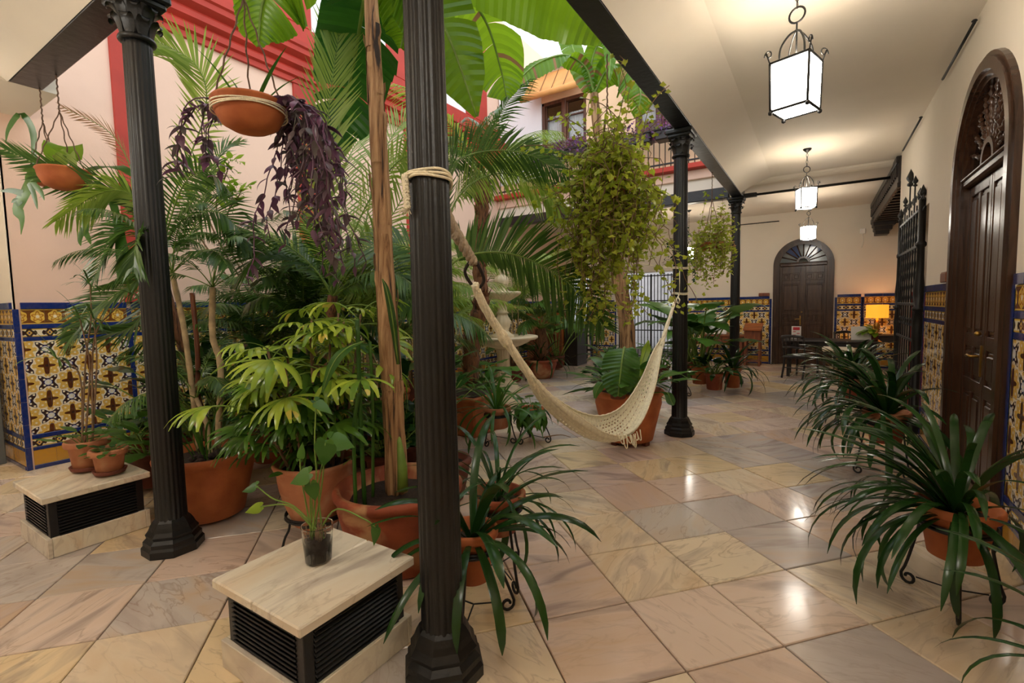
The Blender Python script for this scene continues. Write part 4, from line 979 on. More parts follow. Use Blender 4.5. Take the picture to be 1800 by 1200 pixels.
def reach(me):
    if me.name not in REACH: REACH[me.name] = max(math.hypot(v.co.x, v.co.y) for v in me.vertices)
    return REACH[me.name]
def clump(t, meshes, n, zb, r0=.03, s=(.85, 1.1), az0=0, az1=2 * PI, bias=None, name='leaf', seed=1):
    r = random.Random(seed); nm = len(meshes)
    for k in range(n):
        f = k / n; a = az0 + (az1 - az0) * ((k * .381966) % 1) + r.uniform(-.15, .15)
        i = int(nm * min(.999, f)) if not bias else int(nm * min(.999, f ** bias))
        d = r0 * (1 - i / nm) + .008; a = keep_in(t, a, reach(meshes[i]) * .5 * (s[0] + s[1]) + r0)
        inst(meshes[i], name, t, TR((d * math.cos(a), d * math.sin(a), zb), a, r.uniform(-.2, .2), 0, r.uniform(*s)))
def clivia(x, y, zt, h, r, rb, n, s, label, potmat='terra', stand_label=None, rz=0, spread=.19, seed=1, key='clivia', L=.62, az=(0, 2 * PI), ptype='rim', lm='leafdark', lw=.015):
    t = thing('potted_clivia', label, 'potted plant', (x, y, 0), 0, 'strap-leaved clivias in clay pots')
    zs = pot(t, r, rb, h, zt - h, potmat, .05, style=ptype)
    clump(t, straps(key, L, lw, lm, (-.05, 1.45), (1.0, 2.3), 16), n, zs, .05, (s * .85, s * 1.15), az[0], az[1], seed=seed)
    if stand_label:
        zr = zt - h * .42; rr = rb + (r - .02 - rb) * .58 + .012; stand(x, y, zr, rr, spread, rz, stand_label)
    return t
# right-hand row along the wall
clivia(.60, 3.12, .52, .27, .175, .11, 88, 1.12, 'big dark green clivia in a clay pot by the near arched door', stand_label='black tripod stand under the clivia by the near arched door', rz=-1.65, spread=.22, seed=2)
clivia(.50, 5.05, .60, .27, .17, .11, 84, 1.2, 'dense clivia in a clay pot, second along the right wall', 'terrared', 'black tripod stand under the second clivia along the right wall', .6, .22, 5, key='cliviamid', lw=.0185)
clivia(.36, 6.9, .62, .27, .17, .11, 80, 1.15, 'bushy clivia farthest along the right wall, before the dark table', 'terrared', 'black tripod stand under the farthest clivia along the right wall', .3, .22, 6, key='cliviamid', lw=.0185)
clivia(.76, 1.98, .46, .26, .17, .11, 10, .85, 'clivia at the right border whose leaf tips reach into view', stand_label='black tripod stand of the clivia at the right border', rz=.9, spread=.2, seed=8)
# beside the nearest column
clivia(-1.40, 1.79, .47, .26, .13, .085, 27, 1.0, 'clivia in a tall clay pot right behind the nearest column', 'terra', 'black tripod stand close behind the nearest column', -1.2, .2, 11, az=(-2.4, 2.2), key='cliviawide', lw=.021)
clivia(-1.50, 2.16, .50, .23, .16, .10, 34, .85, 'clivia in a wide clay pot just beyond the nearest column', 'terrared', 'black tripod stand under the wide pot just beyond the nearest column', -.5, .21, 12, key='clivianarrow', lw=.0125)
# centre, before the fountain
clivia(-3.02, 4.38, .42, .24, .16, .12, 40, 1.15, 'light green clivia in a pale clay pot left of the hammock', 'terrapale', 'black tripod stand under the pale pot left of the hammock', .4, .2, 13, key='clivialight', lm='leafmid')
# ---- broad-leaved plants
def blade_mesh(L, W, pet, e0, lean, droop, leaf, kind='oval', seed=0, name='leaf', stem='stem', fold=.12, wave=.05, r=.006):
    """petiole plus blade; the petiole rises from the origin leaning along +X"""
    mb = MB(); pts = arc(pet, e0, lean, 7) if pet > 0 else [V()]
    if pet > 0: mb.tube(pts, [r * (1.2 - .5 * i / 7) for i in range(8)], 5, 1)
    d = (pts[-1] - pts[-2]).normalized() if pet > 0 else V((math.cos(e0), 0, math.sin(e0)))
    e = math.atan2(d.z, d.x); n = 10
    bl = [pts[-1] + p for p in arc(L, e - (.5 if kind in ('heart', 'ear') else .1), droop, n)]
    if kind == 'oval': ws = [W / 2 * max(.03, math.sin(PI * (f ** .85)) ** .8) for f in [i / n for i in range(n + 1)]]
    elif kind == 'lance': ws = [W / 2 * max(.03, math.sin(PI * f ** .6) ** .9) for f in [i / n for i in range(n + 1)]]
    else:
        k = 3 if kind == 'heart' else 4
        ws = [W / 2 * (.72, .95, 1.0, .97, .9, .8, .68, .54, .38, .2, .02)[i] for i in range(n + 1)]
    mb.strip(bl, ws, fold=fold, side=V((0, 1, 0)), wave=wave)
    if kind in ('heart', 'ear'):
        # two rounded back lobes either side of the stalk
        b0 = bl[0]; t = (bl[1] - bl[0]).normalized(); x = V((0, 1, 0)); nn = x.cross(t)
        back = L * (.22 if kind == 'heart' else .34)
        for sn in (-1, 1):
            w0 = ws[0]; vs = [b0, b0 + x * sn * w0 + nn * w0 * fold, b0 + x * sn * w0 * .98 - t * back * .55 + nn * w0 * .05, b0 + x * sn * w0 * .55 - t * back - nn * .01, b0 + x * sn * w0 * .16 - t * back * .5]
            mb.add(vs, [(0, 1, 2), (0, 2, 3), (0, 3, 4)] if sn > 0 else [(0, 2, 1), (0, 3, 2), (0, 4, 3)], 0, True)
    return mb.mesh(name, [leaf, stem])
def broad_set(L, W, pet, leaf, kind, seed, nv=7, e=(.7, 1.45), lean=(.1, .8), droop=(.3, 1.2), r=.006, wave=.05):
    q = random.Random(seed); return [blade_mesh(L * q.uniform(.75, 1.12), W * q.uniform(.85, 1.1), pet * q.uniform(.6, 1.1), e[0] + (e[1] - e[0]) * (i + .5) / nv, q.uniform(*lean), q.uniform(*droop), leaf, kind, r=r, wave=wave) for i in range(nv)]
def broad(x, y, zt, h, r, rb, meshes, n, label, cat='potted plant', name='potted_plant', potmat='terra', s=(.8, 1.15), seed=1, style='rim', stand_label=None, rz=0, saucer=0, group=None, spread=.2, r0=.06, az=(0, 2 * PI)):
    t = thing(name, label, cat, (x, y, 0), 0, group); zs = pot(t, r, rb, h, zt - h, potmat, min(.05, h * .2), saucer, style)
    clump(t, meshes, n, zs, r0, s, az[0], az[1], seed=seed)
    if stand_label: stand(x, y, zt - h * .42, rb + (r - .02 - rb) * .58 + .012, spread, rz, stand_label)
    return t
ASP = broad_set(.40, .13, .34, 'leafmid', 'lance', 21)
ASPD = broad_set(.36, .12, .3, 'leafdark', 'lance', 22)
PHIL = broad_set(.34, .24, .42, 'leafmid', 'heart', 23, r=.008)
EAR = broad_set(.56, .42, 1.0, 'leafmid', 'ear', 24, e=(1.05, 1.5), lean=(.05, .5), droop=(.5, 1.3), r=.012)
DARKB = broad_set(.22, .13, .25, 'leafdark', 'oval', 25)
MIDB = broad_set(.2, .12, .2, 'leafmid', 'oval', 26)
SMALL = broad_set(.12, .08, .12, 'leafmid', 'oval', 27, r=.003)
TRAIL = broad_set(.20, .10, .16, 'leafmid', 'heart', 28, e=(-.6, 1.2), lean=(.2, 1.2), droop=(.6, 1.4), r=.004)
broad(-2.70, 4.62, .40, .22, .13, .09, TRAIL, 40, 'trailing heart-leaved plant in a small clay pot beside the hammock', potmat='terra', stand_label='black tripod stand under the trailing plant beside the hammock', rz=.2, seed=31)
# large pot at the end of the hammock
bp = thing('large_potted_plant', 'large plain terracotta pot with big striped leaves behind the hammock', 'potted plant', (-1.77, 5.14, 0))
zs = pot(bp, .385, .27, .56, .035, 'terra', .07, style='roll')
for k in range(4):
    q = MB(); a = PI / 4 + k * PI / 2 + .45; q.box((-.03, -.035, 0), (.03, .035, .05), b=.006, M4=TR((.235 * math.cos(a), .215 * math.sin(a), 0), a)); q.build('pot_foot', 'terradark', bp)
clump(bp, ASP, 30, zs, .16, (.8, 1.1), seed=33); clump(bp, DARKB, 16, zs, .16, (.8, 1.1), seed=34, name='small_leaf')
def placed_leaf(t, pts, ws, mat, name='leaf', up=None, fold=.12, wave=.04, ribr=.006, n=14, rib=True, ribmat='stem'):
    """one large leaf along world points"""
    o = t.location; pp = [p - o for p in catmull(pts, n)]; mb = MB()
    k = len(ws) - 1; wl = []
    for i in range(n + 1):
        f = i / n * k; a = min(k - 1, int(f)); wl.append(ws[a] + (ws[a + 1] - ws[a]) * (f - a))
    mb.strip(pp, wl, fold=fold, side=up, wave=wave); lf = mb.build(name, mat, t)
    if rib: q = MB(); q.tube([p + V((0, 0, .001)) for p in pp], [ribr * (1 - .75 * i / n) for i in range(n + 1)], 5); q.build('midrib', ribmat, lf)
    return lf
CRt = CR.normalized()
placed_leaf(bp, [P(1120, 690, 5.1), P(1117, 655, 5.0), P(1123, 648, 4.95), P(1125, 670, 4.85), P(1128, 692, 4.82)], [.008, .02, .13, .11, .02], 'leafbright', up=CRt, fold=.16)
placed_leaf(bp, [P(1115, 680, 5.2), P(1128, 640, 5.25), P(1136, 615, 5.3), P(1140, 598, 5.3)], [.006, .03, .05, .008], 'leafbright', up=CRt)
placed_leaf(bp, [P(1140, 690, 5.1), P(1165, 660, 5.0), P(1190, 655, 4.9), P(1215, 668, 4.85)], [.006, .04, .05, .008], 'leafmid', up=Z.cross(CR))
placed_leaf(bp, [P(1150, 690, 5.0), P(1172, 690, 4.85), P(1180, 705, 4.8), P(1184, 712, 4.78)], [.006, .04, .05, .012], 'leafmid', up=CRt)
placed_leaf(bp, [P(1080, 680, 5.0), P(1062, 672, 4.9), P(1050, 685, 4.85), P(1046, 700, 4.84)], [.006, .05, .045, .012], 'leafmid', up=CRt)
pin = thing('small_clay_pot', 'small empty-looking brown clay pot set inside the large terracotta pot', 'pot', tuple(P(1086, 690, 4.98) - Z * .06)); pot(pin, .105, .075, .17, 0, 'terradark', .03)
clump(pin, SMALL, 10, .13, .03, seed=35)
# plants round the farthest column
broad(-1.95, 8.15, .34, .2, .14, .1, MIDB, 26, 'leafy plant in a small pale pot beside the far end of the hammock', potmat='terrapale', stand_label='black tripod stand under the small pale pot beside the far end of the hammock', seed=41)
broad(-1.72, 8.75, .45, .32, .17, .12, EAR, 18, 'tall elephant-ear plant in a clay pot near the farthest column', name='elephant_ear', potmat='terra', seed=42, s=(.85, 1.35))
broad(-1.45, 8.55, .36, .28, .16, .12, ASPD, 34, 'dark bushy plant in a clay pot in front of the farthest column', potmat='terrared', seed=43)
clivia(-1.22, 8.9, .42, .34, .15, .11, 40, 1.15, 'long-leaved clivia in a tall pot at the foot of the farthest column', 'terra', None, 0, .2, 44)
broad(-1.95, 8.9, .5, .3, .16, .11, EAR, 14, 'second elephant-ear plant behind the small pale pot', name='elephant_ear', potmat='terradark', seed=45, s=(.7, 1.2))
# plants behind the large pot and under the fountain
for (x, y, ms, n, lab, pm) in ((-2.3, 6.3, ASPD, 34, 'dark leafy plant on the floor behind the large terracotta pot', 'terrared'), (-2.9, 7.4, DARKB, 40, 'dark small-leaved shrub beyond the large pot', 'terra'), (-2.55, 9.3, PHIL, 18, 'heart-leaved plant before the bright iron grille', 'terradark'),
    (-3.7, 9.6, ASPD, 30, 'dark plant in a red clay pot before the far tiled pier', 'terrared'), (-3.95, 5.3, MIDB, 44, 'light leafy plant at the foot of the fountain', 'terra'), (-4.3, 5.9, PHIL, 22, 'heart-leaved plant in front of the fountain bowl', 'terrared'),
    (-5.6, 6.3, PHIL, 20, 'heart-leaved plant left of the fountain', 'terra'), (-3.25, 3.3, DARKB, 46, 'dark leafy plant behind the banana trunk', 'terradark'), (-3.05, 2.75, DARKB, 40, 'dark small-leaved plant between banana and fan palm', 'terradark'),
    (-5.2, 3.7, ASPD, 30, 'dark broad plant before the left tiled wall', 'terradark'), (-5.9, 2.2, DARKB, 40, 'low dark plant against the left tiled wall', 'terradark'), (-5.6, 1.85, MIDB, 26, 'low leafy plant behind the far left bench', 'terrared'), (-4.9, 1.75, MIDB, 30, 'low green plant in a dark pot by the left column', 'terradark'),
    (-6.0, 9.2, PHIL, 26, 'large-leaved plant in front of the wooden counter', 'terra'), (-5.3, 10.3, EAR, 8, 'tall glossy plant beside the wooden counter', 'terradark')):
    broad(x, y, .34, .3, .18, .13, ms, n, lab, potmat=pm, seed=int(abs(x * 100)), s=(.85, 1.3), r0=.09)
DARKT = broad_set(.26, .13, .8, 'leafdark', 'oval', 125, e=(.9, 1.5), lean=(.1, .7), droop=(.4, 1.3))
for (x, y, n, s, lab) in ((-4.62, 2.28, 60, 1.0, 'tall dark leafy plant behind the biggest terracotta pot'), (-3.62, 2.45, 60, 1.0, 'tall dark leafy plant between the cane palm and the fan palm'), (-5.25, 2.3, 50, .9, 'tall dark leafy plant behind the clay pots of the far left bench'), (-3.1, 3.1, 50, .95, 'tall dark leafy plant behind the fan palm')):
    broad(x, y, .32, .3, .17, .12, DARKT, n, lab, potmat='terradark', seed=int(abs(x * 77)), s=(.5 * s, 1.25 * s), r0=.09)
# ---- palms
def frond(mb, pts, Lf, n=46, w_=.011, ang=1.0, droop=.25, up=Z, bare=.16, rr=.008, lift=.25, seed=0, side=None, low=None):
    q = random.Random(seed); c = catmull(pts, 40)
    mb.tube(c, [rr * (1 - .8 * i / 40) for i in range(41)], 5, 1); sd = None
    for k in range(n):
        s_ = bare + (1 - bare) * (k + .5) / n; f = s_ * 40; i = min(39, int(f)); p = c[i].lerp(c[i + 1], f - i); t = (c[i + 1] - c[i]).normalized()
        x = t.cross(up) if side is None else side - t * side.dot(t)
        x = x.normalized() if x.length > 1e-3 else sd
        if sd is not None and x.dot(sd) < 0: x = -x
        sd = x; nn = x.cross(t); g = (s_ - bare) / (1 - bare)
        l = Lf * (math.sin(PI * (.09 + .84 * g)) ** .7) * q.uniform(.88, 1.08)
        full = l
        for sg in (-1, 1):
            l = full * min(1, low + g * 1.5) if low is not None and sg < 0 else full
            a = ang * (1 - .55 * g) + q.uniform(-.09, .09); d = (t * math.cos(a) + x * sg * math.sin(a) + nn * lift * q.uniform(.6, 1.3)).normalized()
            p1 = p + d * l * .5; p2 = p + d * l - Z * droop * l * q.uniform(.6, 1.3); wd = d.cross(nn).normalized() * w_ if d.cross(nn).length > 1e-3 else x * w_
            mb.add([p - wd * .5, p + wd * .5, p1 + wd - Z * droop * .12 * l, p1 - wd - Z * droop * .12 * l, p2], [(0, 1, 2, 3), (3, 2, 4)], 0, True)
def frond_var(L, e0, curl, Lf, mat, n, w_, seed, droop=.3, bare=.25, ang=1.0, lift=.25, rr=.008):
    mb = MB(); pts = arc(L, e0, curl, 6); frond(mb, pts, Lf, n, w_, ang, droop, V((0, 0, 1)), bare, rr, lift, seed, V((0, 1, 0))); return mb.mesh('frond', [mat, 'stem'])
FR = [frond_var(1.25, .55 + .14 * i, 1.3 + .1 * (i % 3), .30, 'palm', 38, .010, i) for i in range(7)]
FRL = [frond_var(1.35, .8 + .1 * i, 1.2 + .15 * (i % 3), .34, 'palmlight', 40, .009, 20 + i, .35, .22) for i in range(6)]
FERN = [frond_var(.5, .5 + .15 * i, 1.4, .075, 'leafmid', 26, .011, 40 + i, .2, .1, 1.25, .05, .004) for i in range(6)]
GRASSY = straps('grassy', .8, .009, 'leafmid', (.7, 1.45), (.5, 1.7), 10, 9)
def palm(x, y, label, fr, n, zc, s=(.8, 1.1), potr=.24, poth=.34, potmat='terra', trunk=None, seed=1, name='potted_palm', stems=5, az=(0, 2 * PI), mat='cane'):
    t = thing(name, label, 'potted palm', (x, y, 0)); zs = pot(t, potr, potr * .68, poth, 0, potmat, .05, style='roll')
    r = random.Random(seed)
    if trunk: q = MB(); q.tube([(0, 0, zs), (.02, .01, (zs + zc) / 2), (0, 0, zc)], [trunk, trunk * .85, trunk * .7], 12); q.build('trunk', 'palmtrunk', t); clump(t, fr, n, zc, .02, s, az[0], az[1], seed=seed, name='frond')
    else:
        for k in range(stems):
            a = 2 * PI * k / stems + r.uniform(-.3, .3); d = potr * .5; h = zc * r.uniform(.75, 1.1); b0 = V((d * math.cos(a), d * math.sin(a), zs)); b1 = V((d * 1.5 * math.cos(a), d * 1.5 * math.sin(a), h))
            q = MB(); q.tube([b0, b0.lerp(b1, .5) + V((.01, .02, 0)), b1], [.018, .015, .012], 7); st_ = q.build('stem', mat, t)
            for j in range(max(1, n // stems)):
                m_ = fr[(j * 2 + k) % len(fr)]; inst(m_, 'frond', t, TR(b1, keep_in(t, a + r.uniform(-1.2, 1.2) + j * 2.1, reach(m_) * s[1] + .25), r.uniform(-.2, .2), 0, r.uniform(*s)))
    return t
palm(-4.75, 2.75, 'dark green palm in a clay pot against the left tiled wall', FR, 22, 1.0, (.75, 1.05), seed=51)
palm(-5.5, 3.1, 'feathery palm close to the left wall pilaster', FR, 20, 1.3, (.7, 1.0), seed=52, potmat='terradark')
palm(-3.95, 3.6, 'bushy palm in the middle of the courtyard planting', FR, 18, 1.2, (.8, 1.05), seed=53, potmat='terradark')
palm(-5.3, 5.0, 'pale feathery palm before the red pilaster in the courtyard', FRL, 20, 1.5, (.8, 1.1), seed=54)
palm(-4.3, 4.7, 'pale tall palm behind the banana trunk', FRL, 18, 1.35, (.8, 1.05), seed=55)
palm(-5.9, 7.6, 'pale palm behind the stone fountain', FRL, 16, 1.2, (.8, 1.0), seed=56)
palm(-4.9, 3.9, 'dense dark palm in the centre of the left planting', FR, 26, 1.55, (.85, 1.1), seed=151, potmat='terradark')
palm(-4.2, 2.9, 'full dark palm just behind the biggest terracotta pot', FR, 26, 1.45, (.75, 1.0), seed=152, potmat='terradark', potr=.2)
palm(-5.9, 4.3, 'pale palm touching the second red pilaster', FRL, 20, 1.9, (.8, 1.1), seed=153, potmat='terradark')
palm(-5.3, 8.3, 'tall wispy palm beyond the stone fountain', FRL, 22, 1.9, (.9, 1.2), seed=154, potmat='terradark')
palm(-5.6, 5.7, 'tall pale palm against the left wall left of the fountain', FRL, 22, 2.1, (.9, 1.15), seed=155, potmat='terradark')
palm(-3.75, 3.15, 'pale palm with long loose fronds behind the fan palm', FRL, 16, 1.3, (.8, 1.05), seed=156, potmat='terradark', potr=.2)
cy = palm(-5.0, 8.95, 'cycad-like palm with a scaly trunk behind the fountain', FR, 22, 1.05, (.8, 1.1), .36, .40, 'terrared', .17, 57, 'cycad')
clump(cy, straps('clivia', .56, .021, 'leafdark'), 40, .38, .2, (1.0, 1.3), seed=58, name='underplant_leaf')
# date palm in a square planter
dp = thing('date_palm', 'palm with a leaning fibrous trunk in a square terracotta planter left of the fountain', 'potted palm', (-3.62, 4.66, 0))
q = MB(); q.box((-.27, -.27, 0), (.27, .27, .46), b=.02); q.box((-.285, -.285, .42), (.285, .285, .47), b=.015); q.build('planter', 'terra', dp)
q = MB(); q.box((-.24, -.24, .46), (.24, .24, .485), b=.01); q.build('soil', 'soil', dp)
q = MB(); o = dp.location
tp = catmull([P(826, 672, 5.98), P(832, 590, 5.95), P(846, 530, 5.93), P(842, 460, 5.93), P(846, 380, 5.9), P(850, 320, 5.85)], 40); q.tube([p - o for p in tp], [(.10 if i < 18 else .085) * (1 + .10 * math.sin(i * 2.1)) for i in range(41)], 14); tk = q.build('trunk', 'palmtrunk', dp)
q = MB()
for k in range(70):
    i = rnd.randrange(2, 36); a = rnd.uniform(0, 6.28); p = tp[i] - o + V((math.cos(a), math.sin(a), 0)) * .085; d = V((math.cos(a), math.sin(a), 1.6)).normalized()
    q.add([p + V((-math.sin(a), math.cos(a), 0)) * .03, p - V((-math.sin(a), math.cos(a), 0)) * .03, p + d * .14], [(0, 1, 2)])
q.build('leaf_base', 'palmtrunk', tk)
crown = tp[-1] - o
for k in range(17):
    a = k * 2.39996; inst(FR[k % 7] if k % 3 else FRL[k % 6], 'frond', dp, TR(crown, a, rnd.uniform(-.2, .2), 0, rnd.uniform(.85, 1.15)))
def world_frond(t, pts, Lf, n=50, mat='palm', w_=.011, up=None, droop=.25, bare=.12, lift=.2, ang=1.0, seed=0, side=None, rr=.009, low=None):
    mb = MB(); o = t.location
    if side is None:
        d = (pts[-1] - pts[0]).normalized(); e = CF.cross(d).normalized(); h = d.cross(Z).normalized(); side = e * .8 + h * (.5 if e.dot(h) > 0 else -.5)
    frond(mb, [p - o for p in pts], Lf, n, w_, ang, droop, up or Z, bare, rr, lift, seed, side, low); return mb.build('frond', [mat, 'stem'], t)
# big arching fronds just beyond the nearest column
ap = thing('arching_palm', 'palm behind the nearest column with one huge frond arching over the fountain', 'potted palm', (-2.50, 2.86, 0))
zs = pot(ap, .22, .15, .34, 0, 'terradark', .05, style='roll')
q = MB(); base = V((-2.50, 2.86, 0)); c0 = P(768, 520, 3.45)
q.tube(catmull([V((0, 0, zs)), (c0 - base) * .5 + V((0, 0, .12)), c0 - base], 14), [.05 - .0015 * i for i in range(15)], 10); q.build('trunk', 'palmtrunk', ap)
world_frond(ap, [c0, P(800, 459, 3.45), P(868, 443, 3.55), P(935, 458, 3.7), P(1005, 502, 3.85), P(1062, 575, 3.95)], .56, 92, 'palm', .0105, seed=61, lift=.42, ang=1.15, droop=.06, bare=.22, low=.1, side=V((.35, .25, .9)))
world_frond(ap, [c0, P(785, 330, 3.6), P(800, 285, 3.7), P(860, 265, 3.9), P(930, 272, 4.1), P(1000, 312, 4.3)], .42, 84, 'palm', .010, seed=62, lift=.3, side=V((.3, .2, .9)), droop=.12)
world_frond(ap, [c0, P(790, 380, 3.7), P(830, 322, 3.9), P(890, 305, 4.2), P(950, 330, 4.4), P(985, 372, 4.5)], .38, 76, 'palmlight', .010, seed=63, lift=.2, side=V((.3, .2, .9)), droop=.2)
world_frond(ap, [c0, P(760, 460, 3.5), P(700, 430, 3.6), P(640, 440, 3.7), P(590, 490, 3.75)], .36, 44, 'palm', .010, seed=64, droop=.25)
# tall upright palm in the middle of the left planting
up_ = thing('upright_palm', 'tall palm with one long upright frond beside the purple hanging plant', 'potted palm', (-3.72, 2.55, 0))
zs = pot(up_, .25, .17, .36, 0, 'terradark', .05, style='roll'); base = V((-3.72, 2.55, 0)); c0 = P(585, 520, 3.85)
q = MB(); q.tube(catmull([V((0, 0, zs)), (c0 - base) * .5 + Z * .1, c0 - base], 12), [.04] * 13, 9); q.build('trunk', 'palmtrunk', up_)
world_frond(up_, [c0, P(568, 430, 3.8), P(568, 330, 3.75), P(578, 190, 3.65), P(596, 60, 3.6), P(612, -30, 3.55)], .42, 76, 'palmlight', .010, side=CR, lift=.1, droop=.02, seed=71, ang=.85)
world_frond(up_, [c0, P(610, 440, 3.9), P(650, 350, 4.0), P(705, 280, 4.1), P(770, 265, 4.2)], .38, 50, 'palmlight', .009, seed=72, side=V((.3, .2, .9)))
world_frond(up_, [c0, P(620, 470, 3.9), P(660, 420, 4.0), P(715, 330, 4.1), P(722, 240, 4.2)], .36, 46, 'palmlight', .009, side=CR, seed=73)
world_frond(up_, [c0, P(640, 400, 4.3), P(660, 300, 4.6), P(700, 225, 4.8), P(740, 200, 4.9)], .40, 46, 'palmlight', .009, seed=76, droop=.1)
world_frond(up_, [c0, P(600, 400, 4.2), P(605, 300, 4.5), P(640, 240, 4.8), P(690, 240, 5.0)], .40, 46, 'palmlight', .009, seed=77, droop=.1)
world_frond(up_, [c0, P(550, 470, 3.8), P(500, 440, 3.8), P(450, 450, 3.7), P(420, 500, 3.7)], .34, 44, 'palm', .010, seed=74)
world_frond(up_, [c0, P(620, 500, 3.8), P(665, 480, 3.7), P(700, 500, 3.6), P(730, 545, 3.5)], .34, 44, 'palm', .010, seed=75)
for k in range(6): inst(FR[k], 'frond', up_, TR(c0 - base, k * 1.05, 0, 0, .8))
# left-hand palm whose fronds hang round the left column
lpm = thing('left_palm', 'palm behind the left column, its fronds reaching out to both sides of it', 'potted palm', (-4.55, 2.1, 0))
zs = pot(lpm, .24, .16, .34, 0, 'terradark', .05, style='roll'); base = V((-4.55, 2.1, 0)); c0 = P(282, 470, 4.15)
q = MB(); q.tube(catmull([V((0, 0, zs)), (c0 - base) * .5 + Z * .1, c0 - base], 12), [.035] * 13, 9); q.build('trunk', 'palmtrunk', lpm)
for i, (pl, Lf, mt, dr) in enumerate([([(262, 400, 4.05), (225, 345, 4.0), (120, 312, 3.9), (8, 262, 3.85)], .34, 'palm', -.05), ([(255, 410, 4.1), (235, 310, 4.05), (195, 235, 4.0), (110, 188, 3.95)], .17, 'dry', .0), ([(262, 430, 4.0), (232, 345, 3.95), (175, 340, 3.85), (98, 388, 3.8)], .3, 'palmlight', .25),
    ([(262, 440, 4.0), (240, 400, 3.95), (200, 420, 3.9), (165, 490, 3.85)], .3, 'palm', .25), ([(300, 360, 4.0), (360, 200, 3.9), (345, 115, 3.8), (262, 65, 3.7)], .36, 'palmlight', .1), ([(290, 420, 4.0), (320, 330, 3.8), (360, 300, 3.7), (400, 330, 3.7)], .32, 'palm', .3),
    ([(290, 430, 3.9), (330, 380, 3.7), (390, 375, 3.6), (440, 430, 3.6)], .34, 'palm', .3), ([(275, 440, 3.7), (255, 420, 3.1), (240, 425, 2.85), (235, 470, 2.8)], .22, 'palm', .35), ([(270, 470, 4.0), (230, 500, 3.9), (170, 540, 3.8), (120, 600, 3.8)], .32, 'palm', .2), ([(300, 450, 4.2), (340, 400, 4.3), (380, 280, 4.4), (420, 250, 4.5)], .3, 'palm', .3), ([(270, 480, 4.1), (245, 560, 4.0), (200, 585, 3.9), (150, 580, 3.8)], .3, 'palm', .1)]):
    world_frond(lpm, [c0] + [P(*p) for p in pl], Lf, 34 if mt == 'dry' else 48, mt, .005 if mt == 'dry' else .010, seed=80 + i, droop=dr, lift=.25, bare=.3)
# dracaena canes in the biggest pot by the left column
dr = thing('cane_palm', 'biggest terracotta pot with pale canes and a palm crown beside the left column', 'potted palm', (-3.85, 1.73, 0))
zs = pot(dr, .335, .235, .48, .02, 'terra', .07, style='roll'); base = V((-3.85, 1.73, 0))
for i, (pl, r_, mt) in enumerate([([(352, 815, 3.75), (340, 700, 3.75), (324, 580, 3.75), (303, 480, 3.8)], .020, 'cane'), ([(383, 812, 3.7), (388, 650, 3.7), (374, 590, 3.7), (374, 505, 3.7)], .022, 'cane'), ([(345, 815, 3.85), (348, 640, 3.85), (338, 515, 3.85)], .018, 'redwood'), ([(372, 812, 3.65), (362, 740, 3.7), (345, 700, 3.75)], .016, 'cane')]):
    pts = [P(*p) - base for p in pl]; pts[0].z = zs; pts = catmull(pts, 24); q = MB(); q.tube(pts, [r_ * (1 + .12 * (j % 3 == 0)) for j in range(25)], 9); q.build('cane' if mt == 'cane' else 'support_stake', mt, dr)
    if i != 2: [inst(FR[(j * 2 + i) % 7], 'frond', dr, TR(pts[-1], j * 1.05 + i, rnd.uniform(-.2, .2), 0, rnd.uniform(.5, .72))) for j in range(7)]
clump(dr, GRASSY, 24, zs, .16, (.6, 1.0), seed=92, name='grass_leaf')
for k in range(14): q = MB(); a = rnd.uniform(0, 6.28); d = rnd.uniform(.05, .26); q.lathe([(.004, -.02), (.028, -.012), (.034, .004), (.02, .02), (.002, .027)], 8, (0, 0, 0), rf=lambda a_, i_: 1 + .2 * math.sin(a_ * 3 + k)); q.build('bark_chunk', 'soil', dr, (d * math.cos(a), d * math.sin(a), zs + .015))
# ---- fan-leaved lady palm
rp = thing('fan_palm', 'bright yellow-green fan palm in a flared clay pot between the benches', 'potted palm', (-2.77, 1.90, 0))
zs = pot(rp, .255, .15, .42, .14, 'terrapale', .05, style='bell'); base = V((-2.77, 1.90, 0))
stand(-2.77, 1.90, .20, .195, .25, 2.6, 'black scroll-footed stand under the flared pot of the fan palm')
def fan_mesh(seed, pet, nf, L, e0, mt='rhapis'):
    q = random.Random(seed); mb = MB(); pts = arc(pet, e0, .7, 6); mb.tube(pts, [.004] * 7, 5, 1); tip = pts[-1]; d0 = (pts[-1] - pts[-2]).normalized(); e = math.atan2(d0.z, d0.x)
    for k in range(nf):
        a = (k - (nf - 1) / 2) * (2.7 / nf) + q.uniform(-.08, .08); l = L * (1 - .1 * abs(k - (nf - 1) / 2) / nf) * q.uniform(.85, 1.1)
        pp = [tip + p for p in arc(l, e * .35 + .1, q.uniform(.9, 1.5), 6, a)]
        ws = [.004, .0105, .0155, .0175, .016, .012, .005]; mb.strip(pp, [x_ * q.uniform(.85, 1.15) for x_ in ws], fold=.2, side=V((-math.sin(a), math.cos(a), 0)))
    return mb.mesh('fan_leaf', [mt, 'stem'])
FAN = [fan_mesh(i, .15 + .025 * (i % 4), 7 + i % 3, .21 + .02 * (i % 3), .9 - .12 * (i % 5)) for i in range(8)]
FAND = [fan_mesh(i, .15 + .025 * (i % 4), 7 + i % 3, .21 + .02 * (i % 3), .9 - .12 * (i % 5), 'rhapisdark') for i in range(8)]
